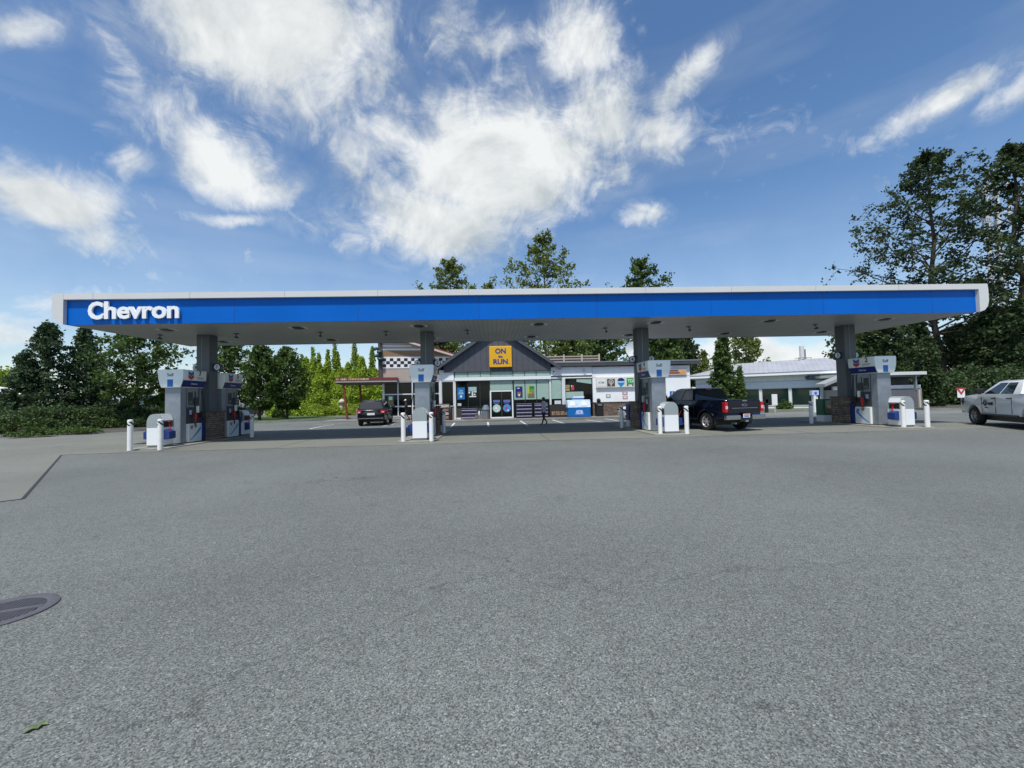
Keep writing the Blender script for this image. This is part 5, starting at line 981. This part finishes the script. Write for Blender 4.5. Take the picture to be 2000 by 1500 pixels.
def tree(name, label, loc, h, rad, base, seed, kind, m, limbs=46, sub=5, per=26, ls=.22, sig=.42, tr=.16, group=None, dense=1.0, lean=0.0, trunk=True):
    rs = np.random.RandomState(seed); rr = random.Random(seed)
    t = thing(name, label, 'tree' if 'shrub' not in name else 'shrub', loc, rr.uniform(0, .0), group)
    tb = MB(); top = Vector((lean*h, rr.uniform(-.2, .2), h*.96)); path = [Vector((0, 0, -.1))] + [Vector((top.x*k/6 + rr.uniform(-.12, .12)*h*.04, rr.uniform(-.5, .5)*h*.03, top.z*k/6)) for k in range(1, 7)]
    tb.tube(path, [tr*(1.25 if k == 0 else 1 - .8*k/6) for k in range(7)], 9)
    def at(z):
        u = max(0, min(5.999, z/top.z*6)); k = int(u); return path[k].lerp(path[k+1], u - k)
    P = []; lo, hi = LIFT[kind]
    for i in range(limbs):
        tt = (i + rr.random())/limbs; z = h*(base + (1 - base)*tt); a = i*2.399 + rr.uniform(-.4, .4); Ln = rad*ENV[kind](tt)*rr.uniform(.62, 1.12)
        el_ = lo + (hi - lo)*tt + rr.uniform(-.15, .15); p0 = at(z - Ln*math.sin(max(0, el_))*.6); d = Vector((math.cos(a)*math.cos(el_), math.sin(a)*math.cos(el_), math.sin(el_))); pts = [p0]
        for k in range(1, 5): pts.append(p0 + d*(Ln*k/4) + Vector((rr.uniform(-1, 1), rr.uniform(-1, 1), rr.uniform(-.6, 1) + (.2*k if kind != 'cone' else -.12*k)))*Ln*.06)
        tb.tube(pts, [max(.012, tr*.34*(1 - tt*.6)*(1 - .85*k/4)) for k in range(5)], 5, cap=False)
        for s_ in range(sub):
            u = .35 + .65*(s_ + rr.random()*.8)/sub; kk = min(3, int(u*4)); q0 = pts[kk].lerp(pts[kk+1], u*4 - kk) if u < 1 else pts[-1]
            sd_ = Vector((rr.gauss(0, 1), rr.gauss(0, 1), rr.gauss(.25, .6))).normalized()*Ln*rr.uniform(.16, .36); q1 = q0 + sd_
            tb.tube([q0, q0.lerp(q1, .5) + Vector((0, 0, Ln*.02)), q1], [max(.01, tr*.09), max(.008, tr*.06), .006], 4, cap=False)
            n = int(per*dense*rr.uniform(.6, 1.35)); lerp = rs.uniform(.25, 1.1, size=(n, 1)); q0n, q1n = np.array(q0), np.array(q1)
            P.append(q0n + (q1n - q0n)*lerp + rs.normal(size=(n, 3))*sig*np.array([1, 1, .62])*(.5 + .5*min(1, Ln/ max(rad, .1))))
        n = int(per*.7*dense); P.append(np.array(pts[-1]) + rs.normal(size=(n, 3))*sig*.7)
    nt_ = int(per*2); P.append(np.array(top) + rs.normal(size=(nt_, 3))*np.array([sig, sig, sig*1.4])*.6 - np.array([0, 0, sig*.5]))
    tb.build('trunk', bark, t, smooth=True); leaves('crown', np.concatenate(P), ls, m, t, rs); return t
GD = leafmat('leaf_dark_conifer', (.040, .075, .036), (.09, .14, .06), .25); GM = leafmat('leaf_mid', (.045, .090, .020), (.11, .17, .04), .3); GB = leafmat('leaf_bright', (.18, .26, .03), (.34, .44, .05), .35)
GO = leafmat('leaf_olive', (.09, .13, .03), (.20, .25, .06), .3); GK = leafmat('leaf_cottonwood_shaded', (.024, .048, .020), (.07, .105, .032), .28); GS = leafmat('leaf_shrub', (.035, .07, .026), (.095, .14, .05), .3); GH = leafmat('leaf_hedge_sunlit', (.19, .29, .03), (.46, .58, .07), .35)  # hedge green carries bright sun, cottonwood green carries cloud shade, both in the colour
# left group
for k, (px, py, D, hgt, rad, lab) in enumerate((((92), 637, 36, 8.9, 3.1, 'tall dark bushy conifer at far left under the canopy corner'), (165, 645, 38, 8.9, 2.3, 'slimmer dark conifer right of the tallest left conifer'), (196, 690, 40, 6.6, 1.0, 'small dark conifer between the left conifers and the maple'), (48, 690, 35, 6.2, 2.1, 'low dark conifer at the left foot of the conifer group'))):
    q = YP(px, 780, D); tree('conifer_tree', lab, (q.x, D, 0), hgt, rad, .08, 11 + k, 'cone', GD, 90, 5, 20, .115, .20, .14, 'dark conifers at the left')
for k, (px, D, hgt, rad, base, m, lab) in enumerate(((268, 33.5, 8.1, 3.2, .22, GM, 'broad green maple with open crown behind the leftmost dispenser'), (446, 43, 8.4, 3.0, .12, GM, 'green tree behind the rear dispenser, left of the lawn'), (507, 41, 7.3, 2.2, .14, GM, 'dark rounded tree on the lawn, left of two'), (560, 43, 7.3, 2.6, .14, GM, 'dark rounded tree at the lawn tip, nearest the sunlit hedge'), (330, 36, 4.6, .9, .3, GB, 'small lime-green tree behind the wash cabinet'))):
    q = YP(px, 780, D); tree('maple_tree', lab, (q.x, D, 0), hgt, rad, base, 31 + k, 'egg' if k else 'broad', m, 50, 5, 26 if k != 4 else 16, .135, .24, .13, 'leafy trees beyond the forecourt')
q = YP(10, 780, 70); tree('maple_tree', 'pale green tree behind the white tent at far left', (q.x, 70, 0), 7.5, 4.5, .2, 77, 'egg', GB, 30, 4, 30, .3, .6)
# shrubs on the left bed
def shrub(name, label, loc, rx, ry_, h, seed, m, n=2600, ls=.09, group=None):
    rs = np.random.RandomState(seed); t = thing(name, label, 'shrub', loc, 0, group); nb = 26; c = rs.normal(size=(nb, 3)); c /= np.linalg.norm(c, axis=1)[:, None]; c[:, 2] = np.abs(c[:, 2]); rc = rs.uniform(.62, .88, (nb, 1)); c = c*rc*np.array([rx, ry_, h])
    idx = rs.randint(0, nb, n); d = rs.normal(size=(n, 3)); d /= np.linalg.norm(d, axis=1)[:, None]; P = c[idx] + d*rs.uniform(.5, 1.08, (n, 1))*np.array([rx, ry_, h])*.30; P = P[P[:, 2] > .02]
    inner = rs.normal(size=(n//3, 3)); inner /= np.linalg.norm(inner, axis=1)[:, None]; inner[:, 2] = np.abs(inner[:, 2]); P = np.concatenate([P, inner*rs.uniform(.4, .9, (len(inner), 1))*np.array([rx, ry_, h*.9])])
    b = MB(); rr = random.Random(seed)
    for k in range(7): a = rr.uniform(0, 6.28); b.tube([(0, 0, 0), (math.cos(a)*rx*.3, math.sin(a)*ry_*.3, h*.4), (math.cos(a)*rx*.6, math.sin(a)*ry_*.6, h*.75)], [.04, .03, .012], 5)
    b.build('stems', bark, t); leaves('foliage', P, ls, m, t, rs); return t
sh = [((4, 852), 2.3, 1.7, 'leftmost'), ((50, 848), 2.3, 1.65, 'second from left'), ((98, 845), 2.2, 1.7, 'third from left'), ((145, 842.5), 2.1, 1.75, 'fourth from left'), ((190, 841), 2.0, 1.6, 'fifth from left'), ((232, 839), 1.9, 1.5, 'sixth from left'), ((268, 838), 1.5, 1.25, 'rightmost')]
for k, (p, r, h, lab) in enumerate(sh):
    q = G(*p); shrub('shrub', f'dense dark green shrub on the left bed, {lab} of the front row', (q.x - .6, q.y + 1.7, .1), r, 1.7, h, 200 + k, GS if k % 2 else leafmat('leaf_shrub_b' + str(k), (.035, .07, .02), (.10, .145, .045), .25), 5200, .085, 'shrubs of the front row on the left bed')
for k, (p, r, h, lab) in enumerate([((10, 835), 3, 2.5, 'leftmost'), ((85, 832), 3, 2.35, 'second'), ((160, 830), 2.8, 2.35, 'third'), ((228, 829), 2.6, 2.2, 'fourth'), ((285, 828), 2.0, 1.6, 'rightmost')]):
    q = G(*p); shrub('shrub', f'taller shrub behind on the left bed, {lab} of the back row', (q.x, q.y + .8, .1), r, 2.2, h, 240 + k, GS, 6500, .10, 'shrubs of the back row on the left bed')
for k, (p, r, h, lab) in enumerate([((30, 857), .8, .5, 'low creeping plant at the kerb, far left'), ((120, 851), .9, .5, 'low creeping plant at the kerb below the left conifers')]): q = G(*p); shrub('shrub', lab, (q.x, q.y + .9, .1), r*1.6, .8, h, 260 + k, GM, 1800, .06)
# cedar hedge with spires, strong sunlight painted into the hedge leaf colour
def column(name, label, loc, r, h, seed, m, n=5200, ls=.16, pw=.5, group=None):
    rs = np.random.RandomState(seed); t = thing(name, label, 'tree', loc, 0, group); z = rs.beta(1.1, 1.35, n); rr_ = r*(1 - z)**pw*(.9 + .22*np.sin(z*19 + seed) * rs.uniform(.4, 1, n)); a = rs.uniform(0, 2*np.pi, n); q_ = rs.uniform(.72, 1.06, n)
    P = np.stack([np.cos(a)*rr_*q_, np.sin(a)*rr_*q_, .1 + z*h], 1) + rs.normal(size=(n, 3))*.09; b = MB(); b.tube([(0, 0, 0), (0, 0, h*.9)], [.12, .02], 7); b.build('trunk', bark, t); leaves('crown', P, ls, m, t, rs); return t
rr = random.Random(5); hxs = np.linspace(585, 748, 13)
for k, px in enumerate(hxs):
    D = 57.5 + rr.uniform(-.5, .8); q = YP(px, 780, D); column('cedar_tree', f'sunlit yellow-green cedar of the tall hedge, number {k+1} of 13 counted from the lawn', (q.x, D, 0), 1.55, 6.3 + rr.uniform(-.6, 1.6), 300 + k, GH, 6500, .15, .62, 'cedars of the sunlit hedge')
for k, (px, h, r) in enumerate(((612, 9.0, .55), (623, 8.2, .5), (641, 8.7, .6), (655, 9.7, .6), (661, 8.3, .4), (693, 9.9, .75), (700, 7.8, .6), (728, 9.0, .7), (590, 8.0, .35), (529, 8.2, .5), (543, 7.6, .5))):
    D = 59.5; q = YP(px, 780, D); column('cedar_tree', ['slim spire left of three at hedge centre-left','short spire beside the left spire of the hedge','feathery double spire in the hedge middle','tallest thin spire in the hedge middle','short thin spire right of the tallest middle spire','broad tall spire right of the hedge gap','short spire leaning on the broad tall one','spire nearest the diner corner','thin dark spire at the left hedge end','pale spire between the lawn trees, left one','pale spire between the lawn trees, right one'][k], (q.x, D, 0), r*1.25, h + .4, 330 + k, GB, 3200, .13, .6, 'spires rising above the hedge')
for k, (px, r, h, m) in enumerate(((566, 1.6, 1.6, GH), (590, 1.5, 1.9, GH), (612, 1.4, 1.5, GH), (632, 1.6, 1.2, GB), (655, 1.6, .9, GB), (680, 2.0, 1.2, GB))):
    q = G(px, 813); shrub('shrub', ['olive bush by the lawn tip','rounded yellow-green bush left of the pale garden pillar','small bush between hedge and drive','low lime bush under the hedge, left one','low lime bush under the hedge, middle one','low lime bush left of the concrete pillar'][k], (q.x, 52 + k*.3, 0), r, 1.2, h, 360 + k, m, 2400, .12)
q = G(545, 818); shrub('shrub', 'small dark bush on the lawn between the trunks', (q.x, q.y, .1), .7, .7, 1.1, 371, GM, 1500, .08)
# behind the shop
for k, (px, D, hgt, rad, m, lab, kind) in enumerate(((884, 60, 22.0, 8.0, GO, 'tall olive tree above the canopy, left of the central tree', 'cotton'), (960, 62, 18.8, 6.0, GO, 'lower olive tree just topping the canopy', 'egg'), (1068, 55, 23.6, 9.5, GO, 'tallest olive poplar above the canopy centre', 'cotton'), (1262, 55, 20.2, 7.4, GM, 'spiky green tree above the canopy behind the third column', 'cotton'),
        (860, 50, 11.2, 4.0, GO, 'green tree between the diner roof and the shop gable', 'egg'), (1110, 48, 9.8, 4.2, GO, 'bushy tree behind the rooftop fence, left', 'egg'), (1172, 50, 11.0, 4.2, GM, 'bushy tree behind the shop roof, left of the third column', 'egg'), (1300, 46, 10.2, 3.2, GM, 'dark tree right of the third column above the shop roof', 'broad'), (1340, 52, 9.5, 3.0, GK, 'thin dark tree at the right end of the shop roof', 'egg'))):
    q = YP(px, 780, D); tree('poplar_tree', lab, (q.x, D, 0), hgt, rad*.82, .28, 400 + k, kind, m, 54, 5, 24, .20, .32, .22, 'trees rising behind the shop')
q = YP(1415, 780, 38.5); tree('fir_tree', 'drooping green fir in front of the office building', (q.x, 38.5, 0), 8.2, 1.45, .06, 430, 'cone', GM, 100, 4, 16, .15, .16, .16)
q = YP(1462, 780, 50); tree('maple_tree', 'airy green tree behind the fir and the office roof', (q.x, 50, 0), 10.0, 2.3, .25, 431, 'broad', GO, 40, 5, 15, .2, .26, .2)
q = YP(1378, 780, 48); tree('birch_tree', 'pale thin tree between the shop wall and the fir', (q.x, 48, 0), 6.8, 1.1, .2, 432, 'egg', GO, 30, 4, 10, .16, .2, .1)
q = YP(1447, 780, 37.5); column('cypress_tree', 'small dark cypress at the left corner of the office', (q.x, 37.5, 0), .55, 4.1, 433, GM, 2200, .10, .8)
# right side giants
ct = [(1838, 48, 30.8, 9.2, .28, 'tall dark cottonwood above the right end of the canopy', 450), (2010, 44, 29.8, 6.4, .14, 'tall dark cottonwood at the right edge of the photo', 451)]
for px, D, hgt, rad, base, lab, sd_ in ct:
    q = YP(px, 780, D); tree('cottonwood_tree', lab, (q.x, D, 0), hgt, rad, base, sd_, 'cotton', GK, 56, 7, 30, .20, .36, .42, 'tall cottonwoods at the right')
for k, (px, D, hgt, rad, lab) in enumerate(((1672, 48, 10.5, 4.5, 'dark leafy tree right of the fourth column'), (1735, 46, 10.8, 4.5, 'dark leafy tree behind the dispenser numbered 2'), (1795, 50, 10.0, 4.2, 'dark leafy tree above the white shelter beam'), (1880, 50, 9.6, 4.5, 'dark leafy tree above the yield sign'), (1950, 44, 10.5, 4.5, 'dark leafy tree above the white pickup'), (2010, 40, 10.5, 4.5, 'dark leafy tree at the right border of the photo'), (1925, 58, 12.5, 5.0, 'dark leafy tree further back below the antenna pole'))):
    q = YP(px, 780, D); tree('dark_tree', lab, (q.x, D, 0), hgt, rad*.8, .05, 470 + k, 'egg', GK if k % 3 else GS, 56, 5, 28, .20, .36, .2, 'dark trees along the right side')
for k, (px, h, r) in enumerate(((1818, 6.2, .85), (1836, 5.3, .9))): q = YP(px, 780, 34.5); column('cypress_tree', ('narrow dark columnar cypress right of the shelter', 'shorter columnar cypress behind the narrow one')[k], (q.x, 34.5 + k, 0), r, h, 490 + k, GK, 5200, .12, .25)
for k, px in enumerate((1850, 1878, 1908, 1942, 1978, 2012)): q = YP(px, 780, 38); shrub('shrub', f'dark shrub under the right-hand trees, {["first","second","third","fourth","fifth","sixth"][k]} right of the cypresses', (q.x, 37.5 + (k % 2), 0), 2.4, 2, 3.2 + .4*(k % 3), 500 + k, GS, 5200, .13, 'shrubs under the right-hand trees')
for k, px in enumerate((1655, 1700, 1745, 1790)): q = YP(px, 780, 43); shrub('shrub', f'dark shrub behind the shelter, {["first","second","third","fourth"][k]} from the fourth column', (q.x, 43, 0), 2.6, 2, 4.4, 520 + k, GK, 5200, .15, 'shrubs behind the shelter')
for k, (px, h) in enumerate(((1470, .9), (1515, .8), (1600, 1.0))): q = YP(px, 780, 38); shrub('shrub', ('low clipped bush left of the white board sign', 'low bush under the office windows', 'low bush by the tan wall')[k], (q.x, 38.5 - k*1.6, .1), .8, .6, h, 540 + k, GM, 1400, .07)
